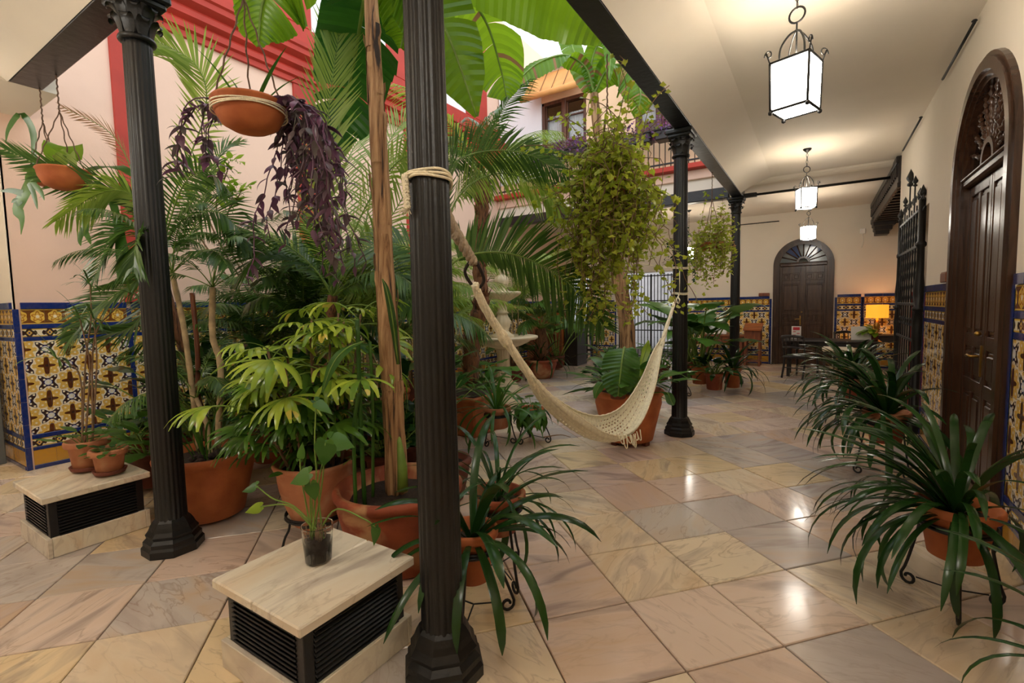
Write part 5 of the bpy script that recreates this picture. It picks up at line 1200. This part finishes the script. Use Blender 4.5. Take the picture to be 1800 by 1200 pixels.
for ci in range(18):
    a = ci * 2.39996; d = .05 + .15 * math.sqrt(ci / 15); b0 = V((d * math.cos(a) * .8, d * math.sin(a) * .8, zs)); h = (.55, 1.12, .85, 1.2, .65, 1.0, .4, .92, 1.12, .5, .8, 1.05, .62, .95, .75, .45, 1.15, .6)[ci]; b1 = V((d * 1.6 * math.cos(a), d * 1.6 * math.sin(a), zs + h * .86))
    q = MB(); q.tube([b0, b0.lerp(b1, .5), b1], [.009, .008, .007], 7); q.build('cane', 'brownstem', rp)
    for j in range(8):
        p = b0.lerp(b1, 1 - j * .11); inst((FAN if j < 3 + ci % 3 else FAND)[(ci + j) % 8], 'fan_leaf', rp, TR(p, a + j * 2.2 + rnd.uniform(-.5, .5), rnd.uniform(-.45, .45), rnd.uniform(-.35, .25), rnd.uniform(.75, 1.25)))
clump(rp, SMALL, 10, zs, .2, (.8, 1.2), seed=95, name='seedling_leaf')
# ---- bananas
def banana_leaf(t, pts, W, seed, mat='banana', tears=6, droop=.15, n=56, side=CR, ws=None, flat=.1, dry=0):
    """blade torn from the edge towards a thick midrib"""
    o = t.location; c = [p - o for p in catmull(pts, n)]; q = random.Random(seed); mb = MB()
    sds = []
    for i in range(n + 1):
        tt = (c[min(n, i + 1)] - c[max(0, i - 1)]).normalized(); x = (side - tt * side.dot(tt)).normalized(); sds.append((tt, x, x.cross(tt)))
    for sg in (-1, 1):
        cut = set(q.sample(range(6, n - 5), tears)); run = 0.0
        prev = None
        for i in range(n + 1):
            f = i / n; wd = W * max(.02, (math.sin(PI * min(1, f * .92 + .08)) ** .45) * (1 if f < .8 else max(.05, 1 - ((f - .8) / .2) ** 2.2)))
            if ws: k = f * (len(ws) - 1); a = min(len(ws) - 2, int(k)); wd = W * (ws[a] + (ws[a + 1] - ws[a]) * (k - a))
            tt, x, nn = sds[i]; tw = run
            def row(dr):
                out = [c[i]]
                for k in range(1, 5):
                    g = k / 4; p = c[i] + x * sg * wd * g + tt * wd * g * .28 + nn * (flat * wd * g + .010 * (1 if i % 2 else -.4) * g ** .5) - Z * (droop * wd * g * g + dr * g * g * wd); out.append(p)
                return out
            if prev is not None:
                cur = row(run); mb.add(prev + cur, [(k, k + 1, k + 6, k + 5) for k in range(4)], 1 if dry and q.random() < dry else 0, True); prev = cur
            if i in cut: run = q.uniform(-.05, .42); prev = row(run)
            elif prev is None: prev = row(run)
    lf = mb.build('leaf', [mat, 'dry'], t); m_ = MB(); m_.tube([c[i] - sds[i][2] * .006 for i in range(n + 1)], [.017 * (1 - .8 * i / n) + .002 for i in range(n + 1)], 6); m_.build('midrib', 'stem', lf); return lf
bn = thing('banana_plant', 'banana plant with a papery trunk in a big cracked pot behind the front bench', 'potted plant', (-2.15, 2.04, 0))
zs = pot(bn, .385, .29, .47, .0, 'terrared', .06, style='roll', depth=.08); base = V((-2.15, 2.04, 0))
tp = [P(697, 850, 2.98), P(690, 700, 2.97), P(680, 540, 2.95), P(672, 380, 2.92), P(662, 200, 2.9), P(656, 60, 2.88), P(650, -60, 2.87)]; tp = [p - base for p in tp]; tp[0].z = zs - .02
tk = catmull(tp, 60); q = MB()
q.tube(tk, [(.068 - .032 * i / 60) * (1 + .035 * math.sin(i * .9)) for i in range(61)], 18); trunk = q.build('trunk', 'bananatrunk', bn)
for k in range(16):      # loose papery sheaths round the trunk
    i0 = 3 + k * 3 + rnd.randrange(3); a = k * 2.4; L = 9 + rnd.randrange(6); q = MB(); vs = []
    for i in range(L):
        j = min(58, i0 + i); r = .069 - .032 * j / 60 + .004 + (.012 if i > L - 3 else 0)
        for w_ in range(5): b = a + (w_ - 2) * .32 * (1 - .6 * i / L) + .1 * math.sin(i); vs.append(tk[j] + V((math.cos(b), math.sin(b), 0)) * r)
    q.add(vs, [(i * 5 + w_, i * 5 + w_ + 1, i * 5 + w_ + 6, i * 5 + w_ + 5) for i in range(L - 1) for w_ in range(4)], 0, True); q.build('sheath', 'bananatrunk', bn)
for pl, r_ in (([(640, 862, 2.8), (634, 740, 2.8), (628, 560, 2.78)], .016), ([(655, 860, 2.9), (655, 700, 2.9), (650, 600, 2.9)], .012), ([(624, 860, 2.78), (622, 760, 2.78), (630, 690, 2.76)], .014)):
    pts = [P(*p) - base for p in pl]; pts[0].z = zs; q = MB(); q.tube(catmull(pts, 12), r_ * .8, 8); q.build('shoot', 'leafmid', bn)
    inst(FAN[0], 'fan_leaf', bn, TR(pts[-1], rnd.uniform(0, 6), 0, 0, 1.1))
q = MB(); q.tube([p - base for p in (P(708, 862, 2.9), P(707, 820, 2.9), P(703, 785, 2.92), P(699, 752, 2.94))], [.034, .03, .018, .004], 9); q.build('green_sucker', 'stem', bn)
placed_leaf(bn, [P(640, 600, 2.75), P(610, 612, 2.6), P(585, 640, 2.55), P(566, 690, 2.55)], [.006, .03, .028, .006], 'leafmid', up=CRt)
placed_leaf(bn, [P(700, 640, 2.9), P(690, 560, 2.75), P(680, 510, 2.7), P(672, 490, 2.7)], [.01, .022, .016, .003], 'leafdark', up=CRt)
top = P(652, -40, 2.87)
banana_leaf(bn, [top, P(640, 0, 3.3), P(622, 110, 3.8), P(600, 210, 4.1), P(585, 290, 4.2)], .32, 1, droop=.05, tears=8, side=CR, ws=[.1, .6, .85, .95, .9, .7, .3, .03], mat='bananadark')
banana_leaf(bn, [top, P(560, -90, 2.95), P(490, -60, 3.0), P(462, 10, 3.05), P(455, 82, 3.1)], .26, 2, droop=.05, side=CR, ws=[.1, .8, 1, 1, .85, .55, .05])
banana_leaf(bn, [top, P(690, -80, 2.9), P(745, -20, 3.0), P(795, 80, 3.1), P(838, 205, 3.2)], .23, 3, droop=.05, tears=2, side=CR * .85 + CU * .5 - CF * .15, ws=[.1, .6, .95, 1, 1, .9, .6, .05], flat=.05)
banana_leaf(bn, [top, P(720, -160, 2.95), P(830, -130, 3.05), P(930, -75, 3.2), P(1000, -10, 3.4), P(1055, 70, 3.55)], .28, 4, droop=.25, tears=7, side=V((-.3, .55, -.6)), ws=[.1, .8, 1, 1, .95, .85, .6, .1])
banana_leaf(bn, [top, P(690, -90, 3.3), P(780, -50, 3.9), P(850, 30, 4.3), P(880, 120, 4.6), P(890, 170, 4.7)], .36, 5, droop=.2, tears=6, ws=[.1, .7, 1, .9, .8, .5, .1], dry=.06)
banana_leaf(bn, [top, P(670, -100, 3.0), P(700, -40, 3.1), P(712, 40, 3.15), P(705, 85, 3.2)], .17, 6, tears=3, ws=[.1, .9, 1, .8, .1])
bn2 = thing('second_banana', 'banana plant with a tall brown trunk and leaves under the beam, behind the hanging ivy', 'potted plant', (-2.05, 5.65, 0)); base = V((-2.05, 5.65, 0))
zs2 = pot(bn2, .28, .2, .4, 0, 'terradark', .05, style='roll')
tp = [P(1108, 660, 5.85), P(1100, 560, 5.85), P(1082, 460, 5.8), P(1066, 340, 5.75), P(1052, 240, 5.7), P(1044, 165, 5.68)]; tp = [p - base for p in tp]; tp[0] = V((tp[0].x, tp[0].y, zs2))
q = MB(); tk = catmull(tp, 40); q.tube(tk, [(.10 - .05 * i / 40) * (1 + .03 * math.sin(i * 1.1)) for i in range(41)], 14); q.build('trunk', 'bananatrunk', bn2)
top = tk[-1] + base
for i, (pl, W, ww) in enumerate([([(1030, 120, 5.6), (995, 98, 5.5), (945, 112, 5.4), (900, 152, 5.35)], .12, [.1, .7, 1, .9, .3]), ([(1070, 120, 5.6), (1105, 120, 5.5), (1125, 160, 5.4), (1120, 205, 5.4)], .24, [.1, .8, 1, .7, .1]), ([(1040, 110, 5.6), (1060, 60, 5.5), (1075, 60, 5.4), (1070, 140, 5.3)], .17, [.1, .8, .9, .7, .1]), ([(1030, 140, 5.7), (1000, 60, 5.9), (1010, 20, 6.0), (1040, 40, 6.0)], .14, [.1, .8, 1, .7, .1])]):
    banana_leaf(bn2, [top] + [P(*p) for p in pl], W, 20 + i, droop=.3, tears=4, ws=ww, dry=.1)
banana_leaf(bp, [P(1104, 690, 5.15), P(1102, 640, 5.12), P(1098, 612, 5.02), P(1094, 628, 4.88), P(1090, 660, 4.80), P(1086, 696, 4.78)], .19, 40, mat='leafmid', tears=1, droop=.05, ws=[.02, .02, .02, .02, .03, .5, .8, .95, 1, 1, .95, .8, .55, .15], flat=.08, n=48)
# ---- hanging plants
def hang_bowl(name, label, x, y, zr, r, h, ztop, spread=1.0, cat='hanging basket', mat='terra', group=None, band=False, tilt=0):
    t = thing(name, label, cat, (x, y, zr), 0, group); q = MB()
    pr = [(.05, -h), (r * .5, -h * .96), (r * .78, -h * .78), (r * .95, -h * .42), (r, -h * .1), (r + .008, -.01), (r + .002, 0), (r - .02, -.004), (r - .03, -h * .3)]
    q.lathe(pr, 36, cap=False); q.add([(.05 * math.cos(2 * PI * k / 36), .05 * math.sin(2 * PI * k / 36), -h) for k in range(36)], [tuple(range(36))[::-1]]); b = q.build('bowl', mat, t)
    q = MB(); q.lathe([(.001, -h * .16), (r * .5, -h * .14), (r - .024, -h * .2)], 24, cap=False); q.build('soil', 'soil', t)
    for k in range(3):
        a = 2 * PI * k / 3 + .5; p0 = V((r * .98 * math.cos(a), r * .98 * math.sin(a), -.01)); p1 = V((0, 0, (ztop - zr) * .62))
        pts = [p0.lerp(p1, f) + V((.003 * math.sin(f * 30), .003 * math.cos(f * 27), 0)) for f in [i / 20 for i in range(21)]]; q = MB(); q.tube(pts, .0045, 5); q.build('cord', 'wire', t)
    q = MB(); q.tube([V((.003 * math.sin(f * 40), .003 * math.cos(f * 36), (ztop - zr) * (.62 + .38 * f))) for f in [i / 16 for i in range(17)]], .006, 5); q.build('hanger', 'wire', t)
    if band:
        q = MB()
        for k in range(3): q.tube([V(((r + .006) * math.cos(a), (r + .006) * math.sin(a), -.035 - .012 * k + .006 * math.sin(a * 2 + k))) for a in [2 * PI * i / 40 for i in range(41)]], .004, 5, cap=False)
        q.build('tied_band', 'rope', t)
    return t
# purple trailing plant
hp = hang_bowl('hanging_bowl', 'hanging clay bowl tied with pale cord, purple leaves trailing from it', -2.52, 1.45, 2.615, .172, .15, 3.455, band=True)
LAN = [blade_mesh(.085 + .006 * i, .036, 0, -.3 + .25 * i, 0, .5 + .2 * i, 'purple', 'lance', i, fold=.28, wave=0) for i in range(5)]
pjobs = []; sm_ = MB()
for k in range(46):
    if k % 9: a = rnd.uniform(.3, 2.3)                                   # most strands hang on the side towards the courtyard
    else: a = rnd.uniform(3.3, 4.0)
    L = rnd.uniform(.3, 1.1) if k % 9 else rnd.uniform(.2, .55)
    p = V((.155 * math.cos(a), .155 * math.sin(a), -.01)); d = V((math.cos(a), math.sin(a), .3)) * .05; pts = [p]
    while L > 0:
        p = p + d; pts.append(p.copy()); d = d * .86 + V((rnd.uniform(-.018, .018), rnd.uniform(-.018, .018), -.016)); d = d.normalized() * .045; L -= .045
    sm_.tube(pts, .0035, 5)
    for i in range(1, len(pts)):
        for e in range(1 if i % 2 else 2):
            if rnd.random() < .62: pjobs.append(TR(pts[i], rnd.uniform(0, 6.28), rnd.uniform(-.4, .4), rnd.uniform(.1, 1.0), rnd.uniform(.7, 1.15)))
sm_.build('trailing_stems', 'purple', hp); rnd.shuffle(pjobs); pe = MB()
for k, m4 in enumerate(pjobs):
    me = LAN[k % 5]
    if k < 298: inst(me, 'leaf', hp, m4)
    else: pe.add([m4 @ v.co for v in me.vertices], [tuple(f.vertices) for f in me.polygons], 0, True)
if pe.v: stuff(pe.build('foliage', 'purple', hp))
clump(hp, [blade_mesh(.35, .02, 0, 1.0 + .1 * i, 0, .5, 'leafmid', 'lance', i) for i in range(3)], 5, -.03, .05, seed=7, name='grass_leaf')
# ivy baskets
def ivy_leaf(mat, s):
    mb = MB(); o = [(0, 0), (.28, .34), (.15, .62), (.55, .52), (.72, .22), (1.05, 0), (.72, -.22), (.55, -.52), (.15, -.62), (.28, -.34)]
    vs = [V((x * s, y * s * .8, -abs(y) * s * .25 - x * x * s * .2)) for x, y in o] + [V((.4 * s, 0, .02 * s))]
    mb.add(vs, [(10, i, (i + 1) % 10) for i in range(10)][::-1], 0, False); return mb.mesh('leaf', mat)
def ivy(t, n_strand, Lr, leafm, nmax, r0, zup, seed, dens=.8, spread=.05, mat='ivy', wmax=.33, twig='brownstem'):
    q = random.Random(seed); st_ = MB(); extra = MB(); cnt = 0; jobs = []
    for k in range(n_strand):
        a = q.uniform(0, 6.28); up = q.uniform(0, zup); p = V((r0 * q.random() ** .5 * math.cos(a), r0 * q.random() ** .5 * math.sin(a), .02)); L = q.uniform(*Lr); wm = wmax * q.choice((.3, .6, .8, 1, 1.15, 1.5))
        d = V((math.cos(a) * .5, math.sin(a) * .5, 1.3 if q.random() < .4 else -.1)).normalized() * .05; pts = [p.copy()]; g = q.uniform(.004, .011)
        while L > 0:
            p = p + d; pts.append(p.copy()); d = (d + V((q.gauss(0, spread * .16), q.gauss(0, spread * .16), -g))).normalized() * .05; L -= .05
            if math.hypot(p.x, p.y) > wm: d = V((d.x * .4 - p.x * .02, d.y * .4 - p.y * .02, d.z - .01)).normalized() * .05
        st_.tube(pts, .003, 4); jobs += pts[1:] + [p + V((q.gauss(0, .03), q.gauss(0, .03), q.gauss(0, .03))) for p in pts[1:]]
    q.shuffle(jobs)
    for p in jobs[:int(len(jobs) * dens)]:
        m4 = TR(p + V((q.gauss(0, .02), q.gauss(0, .02), q.gauss(0, .02))), q.uniform(0, 6.28), q.gauss(0, .5), q.uniform(-.3, 1.1), q.uniform(.7, 1.25))
        if cnt < nmax: inst(leafm[cnt % len(leafm)], 'leaf', t, m4); cnt += 1
        else:
            me = leafm[0]; extra.add([m4 @ v.co for v in me.vertices], [tuple(f.vertices) for f in me.polygons], 0, False)
    st_.build('trailing_stems', twig, t)
    if extra.v: stuff(extra.build('foliage', mat, t))
iv = hang_bowl('hanging_ivy_basket', 'large clay basket of yellow-green grape ivy hanging from the beam by the big pot', -1.42, 3.66, 2.50, .17, .13, 3.455, cat='hanging basket')
ivy(iv, 190, (.25, 1.3), [ivy_leaf('ivy', .056), ivy_leaf('ivy', .046)], 298, .16, .5, 5, spread=.2, dens=.52)
q = MB(); rr = random.Random(4)
for k in range(26):      # long strands climbing the hanger and falling below
    a = rr.uniform(0, 6.28); up = k < 11
    pts = [V((.14 * math.cos(a), .14 * math.sin(a), 0))]; d = V((math.cos(a) * .2, math.sin(a) * .2, 1 if up else -.6)).normalized() * .06
    for i in range(13 if up else 20): pts.append(pts[-1] + d); d = (d + V((rr.gauss(0, .014), rr.gauss(0, .014), -.004 if up else -.006))).normalized() * .06
    q.tube(pts, .003, 4)
    for p in pts[1:]:
        for e in range(2): m4 = TR(p + V((rr.gauss(0, .03), rr.gauss(0, .03), rr.gauss(0, .02))), rr.uniform(0, 6.28), rr.gauss(0, .5), rr.uniform(-.3, 1.1), rr.uniform(.7, 1.2)); q.add([m4 @ V(c) for c in ((0, 0, 0), (.03, .022, -.004), (.05, 0, -.002), (.03, -.022, -.004))], [(0, 2, 1), (0, 3, 2)], 1)
stuff(q.build('climbing_foliage', ['brownstem', 'ivy'], iv))
iv2 = hang_bowl('small_ivy_basket', 'smaller clay basket of reddish ivy hanging from the beam before the farthest column', -1.37, 7.72, 2.42, .17, .12, 3.455, cat='hanging basket')
ivy(iv2, 70, (.3, .85), [ivy_leaf('ivy', .055), ivy_leaf('ivy', .05), ivy_leaf('dry', .045)], 260, .14, .4, 6, spread=.14)
iv3 = hang_bowl('small_hanging_pot', 'small clay pot hanging half hidden left of the hammock end column', -2.31, 9.9, 2.46, .14, .12, 3.46, cat='hanging basket')
ivy(iv3, 26, (.2, .6), [ivy_leaf('leafdark', .06)], 120, .1, .3, 7, mat='leafdark')
# staghorn fern bowl
sg = hang_bowl('hanging_fern_bowl', 'hanging clay bowl with a staghorn fern at the far left under the beam', -5.20, 1.42, 2.71, .175, .16, 3.455)
def antler(pl, ws, forks=(), mat='leafmid'):
    lf = placed_leaf(sg, [P(*p) for p in pl], ws, mat, 'frond', up=CRt, fold=.1, rib=False, n=18)
    for f in forks: q = MB(); o = sg.location; pp = [p - o for p in catmull([P(*p) for p in f], 8)]; q.strip(pp, [.028, .026, .024, .022, .02, .017, .014, .009, .002], side=CRt, fold=.1); q.build('frond_tip', mat, lf)
antler([(60, 290, 4.1), (57, 310, 3.95), (45, 335, 3.9), (30, 365, 3.9), (38, 385, 3.9), (37, 412, 3.9)], [.03, .06, .05, .045, .045, .02, .003], [[(52, 322, 3.9), (60, 345, 3.9), (66, 368, 3.9)], [(52, 318, 3.9), (70, 335, 3.9), (78, 352, 3.9)], [(40, 340, 3.9), (20, 335, 3.9), (0, 336, 3.9)], [(36, 360, 3.9), (28, 352, 3.9), (20, 356, 3.9)]])
antler([(60, 290, 4.1), (58, 230, 4.05), (36, 200, 4.0), (15, 225, 4.0), (10, 250, 4.0)], [.02, .03, .03, .02, .004])
antler([(138, 345, 4.05), (142, 365, 4.0), (150, 395, 3.95), (148, 415, 3.95)], [.012, .03, .04, .03, .02], [[(148, 405, 3.95), (155, 418, 3.95), (160, 430, 3.95)], [(146, 400, 3.95), (140, 420, 3.95), (142, 432, 3.95)]])
antler([(150, 300, 4.1), (180, 292, 4.0), (215, 295, 3.95), (235, 310, 3.9)], [.02, .03, .035, .03, .01])
antler([(165, 320, 4.1), (195, 350, 4.0), (208, 400, 3.9), (215, 450, 3.85), (225, 490, 3.8)], [.02, .03, .03, .045, .06, .02], [[(212, 440, 3.85), (208, 475, 3.8), (212, 498, 3.8)], [(216, 440, 3.85), (232, 470, 3.8), (240, 495, 3.8)]])
antler([(95, 292, 4.15), (95, 270, 4.1), (110, 258, 4.05), (130, 262, 4.0), (140, 282, 4.0)], [.03, .09, .11, .08, .02], mat='leafbright')
antler([(105, 298, 4.12), (108, 280, 4.0), (122, 272, 3.98), (134, 296, 3.96)], [.02, .05, .05, .015], mat='palmlight')
# second, smaller shell beside it
sh = hang_bowl('small_hanging_shell', 'small clay shell hanging left of the staghorn fern bowl', -5.62, 1.42, 2.74, .12, .1, 3.455); clump(sh, SMALL, 6, -.02, .02, seed=9)
# ---- plant on the far table, tall shrub at the back left
tp_ = thing('table_plant', 'leafy plant, yellow lamplight put into its leaf colour, in a pot on the dark table', 'potted plant', (.93, 11.62, .745)); zs = pot(tp_, .08, .055, .13, 0, 'terradark', .03)
clump(tp_, broad_set(.17, .12, .2, 'leafbright', 'heart', 60, r=.004), 22, zs, .03, (.8, 1.2), seed=61)  # yellow-green leaf colour carries the glow of the nearby lamp
sb = thing('tall_shrub', 'slim shrub with bright green leaf tufts behind the purple hanging plant', 'potted plant', (-4.35, 3.35, 0)); zs = pot(sb, .16, .11, .26, 0, 'terradark', .04); base = V((-4.35, 3.35, 0))
TUFT = broad_set(.13, .05, .03, 'leafbright', 'lance', 62, r=.003)
for pl in ([(380, 700, 5.1), (382, 420, 5.1), (372, 290, 5.0)], [(385, 700, 5.1), (395, 420, 5.1), (402, 285, 5.0)], [(380, 700, 5.1), (360, 430, 5.1), (330, 320, 5.0)], [(380, 700, 5.1), (410, 430, 5.1), (425, 330, 5.0)]):
    pts = [P(*p) - base for p in pl]; pts[0] = V((rnd.uniform(-.05, .05), rnd.uniform(-.05, .05), zs)); pp = catmull(pts, 16); q = MB(); q.tube(pp, [.011 - .005 * i / 16 for i in range(17)], 6); q.build('stem', 'brownstem', sb)
    for j in range(34): i = 16 - int(j / 34 * 6); inst(TUFT[j % 7], 'leaf', sb, TR(pp[i] + V((rnd.gauss(0, .05), rnd.gauss(0, .05), 0)), j * 2.4, 0, 0, rnd.uniform(.9, 1.4)))
# ---- small pots on the left bench
pa = thing('bare_stemmed_plant', 'clay pot with thin bare stems and spiky tops at the back of the left bench', 'potted plant', (-4.47, 1.22, .40)); zs = pot(pa, .135, .09, .22, .012, 'terrapale', .05, saucer=.012); base = V((-4.47, 1.22, .40))
for pl in ([(150, 740, 3.6), (150, 640, 3.6), (160, 560, 3.6), (158, 500, 3.6)], [(155, 740, 3.6), (158, 650, 3.6), (150, 600, 3.55), (140, 560, 3.5)], [(148, 740, 3.6), (140, 660, 3.6), (100, 630, 3.55)], [(152, 740, 3.6), (165, 600, 3.65), (200, 545, 3.7), (230, 515, 3.75)], [(152, 740, 3.6), (170, 640, 3.6), (165, 560, 3.62)]):
    pts = [P(*p) - base for p in pl]; pts[0] = V((rnd.uniform(-.03, .03), rnd.uniform(-.03, .03), zs)); pp = catmull(pts, 14); q = MB(); q.tube(pp, [.008 - .004 * i / 14 for i in range(15)], 6); q.build('stem', 'brownstem', pa)
    for j in range(13): inst(straps('spike', .24, .006, 'palm', (-.1, 1.4), (.4, 1.6), 8, 4)[j % 8], 'leaf', pa, TR(pp[-1], j * 2.4, 0, 0, rnd.uniform(.7, 1.2)))
clump(pa, SMALL, 16, zs, .05, (.7, 1.1), seed=13, name='small_leaf')
pb_ = thing('small_succulent', 'smaller pale clay pot with a low succulent at the front of the left bench', 'potted plant', (-4.21, 1.26, .40)); zs = pot(pb_, .115, .075, .18, .012, 'terrapale', .05, saucer=.012)
clump(pb_, broad_set(.07, .045, .07, 'leafmid', 'oval', 30, r=.003), 26, zs, .05, (.7, 1.2), seed=14)
# ---- cuttings in a plastic cup on the front bench
cu = thing('plastic_cup_plant', 'clear plastic cup of soil with heart-leaved cuttings on the front bench', 'potted plant', (-1.885, 1.285, .40)); base = V((-1.885, 1.285, .40))
q = MB(); q.lathe([(.052, 0), (.056, .004), (.068, .165), (.071, .167), (.069, .170), (.066, .165), (.054, .008), (.001, .006)], 36, cap=False); q.build('cup', 'cup', cu)
q = MB(); q.lathe([(.001, .009), (.053, .01), (.0605, .105), (.001, .112)], 32, cap=False); q.build('soil', 'soil', cu)
q = MB()
for k in range(26): a = rnd.uniform(0, 6.28); r = rnd.uniform(.0, .045); q.tube([V((r * math.cos(a), r * math.sin(a), .10)), V((r * 1.1 * math.cos(a), r * 1.1 * math.sin(a), rnd.uniform(.12, .19)))], .0025, 5)
q.build('root_stubs', 'brownstem', cu)
def heart_mesh(L, W, mat, fold):
    mb = MB(); n = 8; bl = [V((L * i / n, 0, -.12 * L * (i / n) ** 2)) for i in range(n + 1)]
    ws = [W / 2 * k for k in (.80, 1.0, 1.0, .93, .8, .62, .42, .2, .01)]; mb.strip(bl, ws, fold=fold, side=V((0, 1, 0)), wave=.03)
    for sn in (-1, 1):
        w0 = ws[0]; vs = [V((0, 0, 0)), V((0, sn * w0, w0 * fold)), V((-L * .14, sn * w0 * .92, w0 * fold)), V((-L * .22, sn * w0 * .55, .004)), V((-L * .12, sn * w0 * .16, 0))]
        mb.add(vs, [(0, 1, 2), (0, 2, 3), (0, 3, 4)] if sn > 0 else [(0, 2, 1), (0, 3, 2), (0, 4, 3)], 0, True)
    return mb.mesh('leaf', mat)
def cutting(pl, s, ang, mat='leafmid', face=.55, W=.095, fold=.12):
    """ang: direction the tip points in, degrees, measured in the upright plane square to the gallery diagonal"""
    pts = [P(*p) - base for p in pl]; pts[0] = V((rnd.uniform(-.035, .035), rnd.uniform(-.035, .035), .11)); pp = catmull(pts, 14); q = MB(); q.tube(pp, [.0042 - .0014 * i / 14 for i in range(15)], 6); q.build('stalk', 'stem', cu)
    a = math.radians(ang); x = (CR * math.cos(a) + Z * math.sin(a)).normalized(); n = (Z * (1 - face) - CF * face); n = (n - x * n.dot(x)).normalized(); y = n.cross(x); o = pp[-1]
    m4 = Matrix(((x.x, y.x, n.x, o.x), (x.y, y.y, n.y, o.y), (x.z, y.z, n.z, o.z), (0, 0, 0, 1))) @ Matrix.Diagonal((s, s, s, 1)); inst(heart_mesh(.12, W, mat, fold), 'leaf', cu, m4)
cutting([(552, 900, 2.2), (556, 840, 2.2), (553, 780, 2.2), (556, 705, 2.2)], .8, -35, face=.2)
cutting([(550, 900, 2.2), (566, 850, 2.2), (572, 778, 2.15)], .95, -100, face=.75, W=.11)
cutting([(555, 900, 2.2), (560, 850, 2.2), (580, 772, 2.25)], 1.0, -15, face=.45, W=.105)
cutting([(548, 900, 2.2), (545, 860, 2.15), (543, 832, 2.1)], .85, 205, face=.55)
cutting([(550, 900, 2.2), (548, 880, 2.15), (546, 850, 2.1)], .7, -80, face=.7)
cutting([(545, 900, 2.2), (530, 840, 2.2), (527, 806, 2.2)], .65, 80, face=.7, W=.06, fold=.3)
cutting([(545, 905, 2.2), (520, 892, 2.2), (480, 876, 2.2), (450, 853, 2.22)], .65, 200, face=.45, W=.08, fold=.2)
cutting([(545, 905, 2.2), (510, 890, 2.15), (458, 890, 2.12)], .68, 200, 'leafbright', face=.7, W=.07, fold=.2)
cutting([(558, 905, 2.2), (590, 895, 2.1), (640, 912, 2.05), (660, 926, 2.05)], .75, -100, face=.5, W=.06, fold=.4)
# ---- flower boxes on the balcony
for k, (x0, lab) in enumerate(((-5.6, 'flower box under the left upper window with lilac flowers'), (-4.5, 'flower box on the balcony left of the hanging ivy'), (-3.2, 'flower box on the balcony behind the hanging ivy, purple leaves spilling'), (-2.3, 'flower box at the right end of the balcony with purple foliage'))):
    t = thing('flower_box', lab, 'flower box', (x0, YC - .42, 4.62), 0, 'flower boxes on the balcony'); q = MB(); q.box((-.4, -.1, 0), (.4, .16, .2), b=.02); q.box((-.42, -.12, .17), (.42, .18, .21), b=.01); q.build('box', 'darkwood', t); q = MB(); q.box((-.37, -.08, .19), (.37, .14, .215)); q.build('soil', 'soil', t)
    q = MB(); r = random.Random(k)
    for j in range(420):
        m4 = TR((r.uniform(-.42, .42), r.uniform(-.2, .12), .22 + r.uniform(-.16, .2)), r.uniform(0, 6.28), r.gauss(0, .6), r.gauss(0, .6), r.uniform(.6, 1.3)); q.add([m4 @ V(c) for c in ((0, 0, 0), (.03, .018, .005), (.07, 0, 0), (.03, -.018, .005))], [(0, 2, 1), (0, 3, 2)], 0 if r.random() < .5 else 1)
    stuff(q.build('flowers', ['lav', 'purple'], t))
# ---- a thin twig lying on the floor by the trailing plant
q = MB(); q.tube(catmull([P(955, 768, 4.75), P(985, 764, 4.75), P(1003, 768, 4.7)], 8), [.006, .007, .006, .006, .005, .005, .004, .004, .003], 6); o = q.build('twig', 'brownstem'); o.location.z += .0; tag(o, 'thin dark twig lying on the marble floor under the hammock', 'twig')
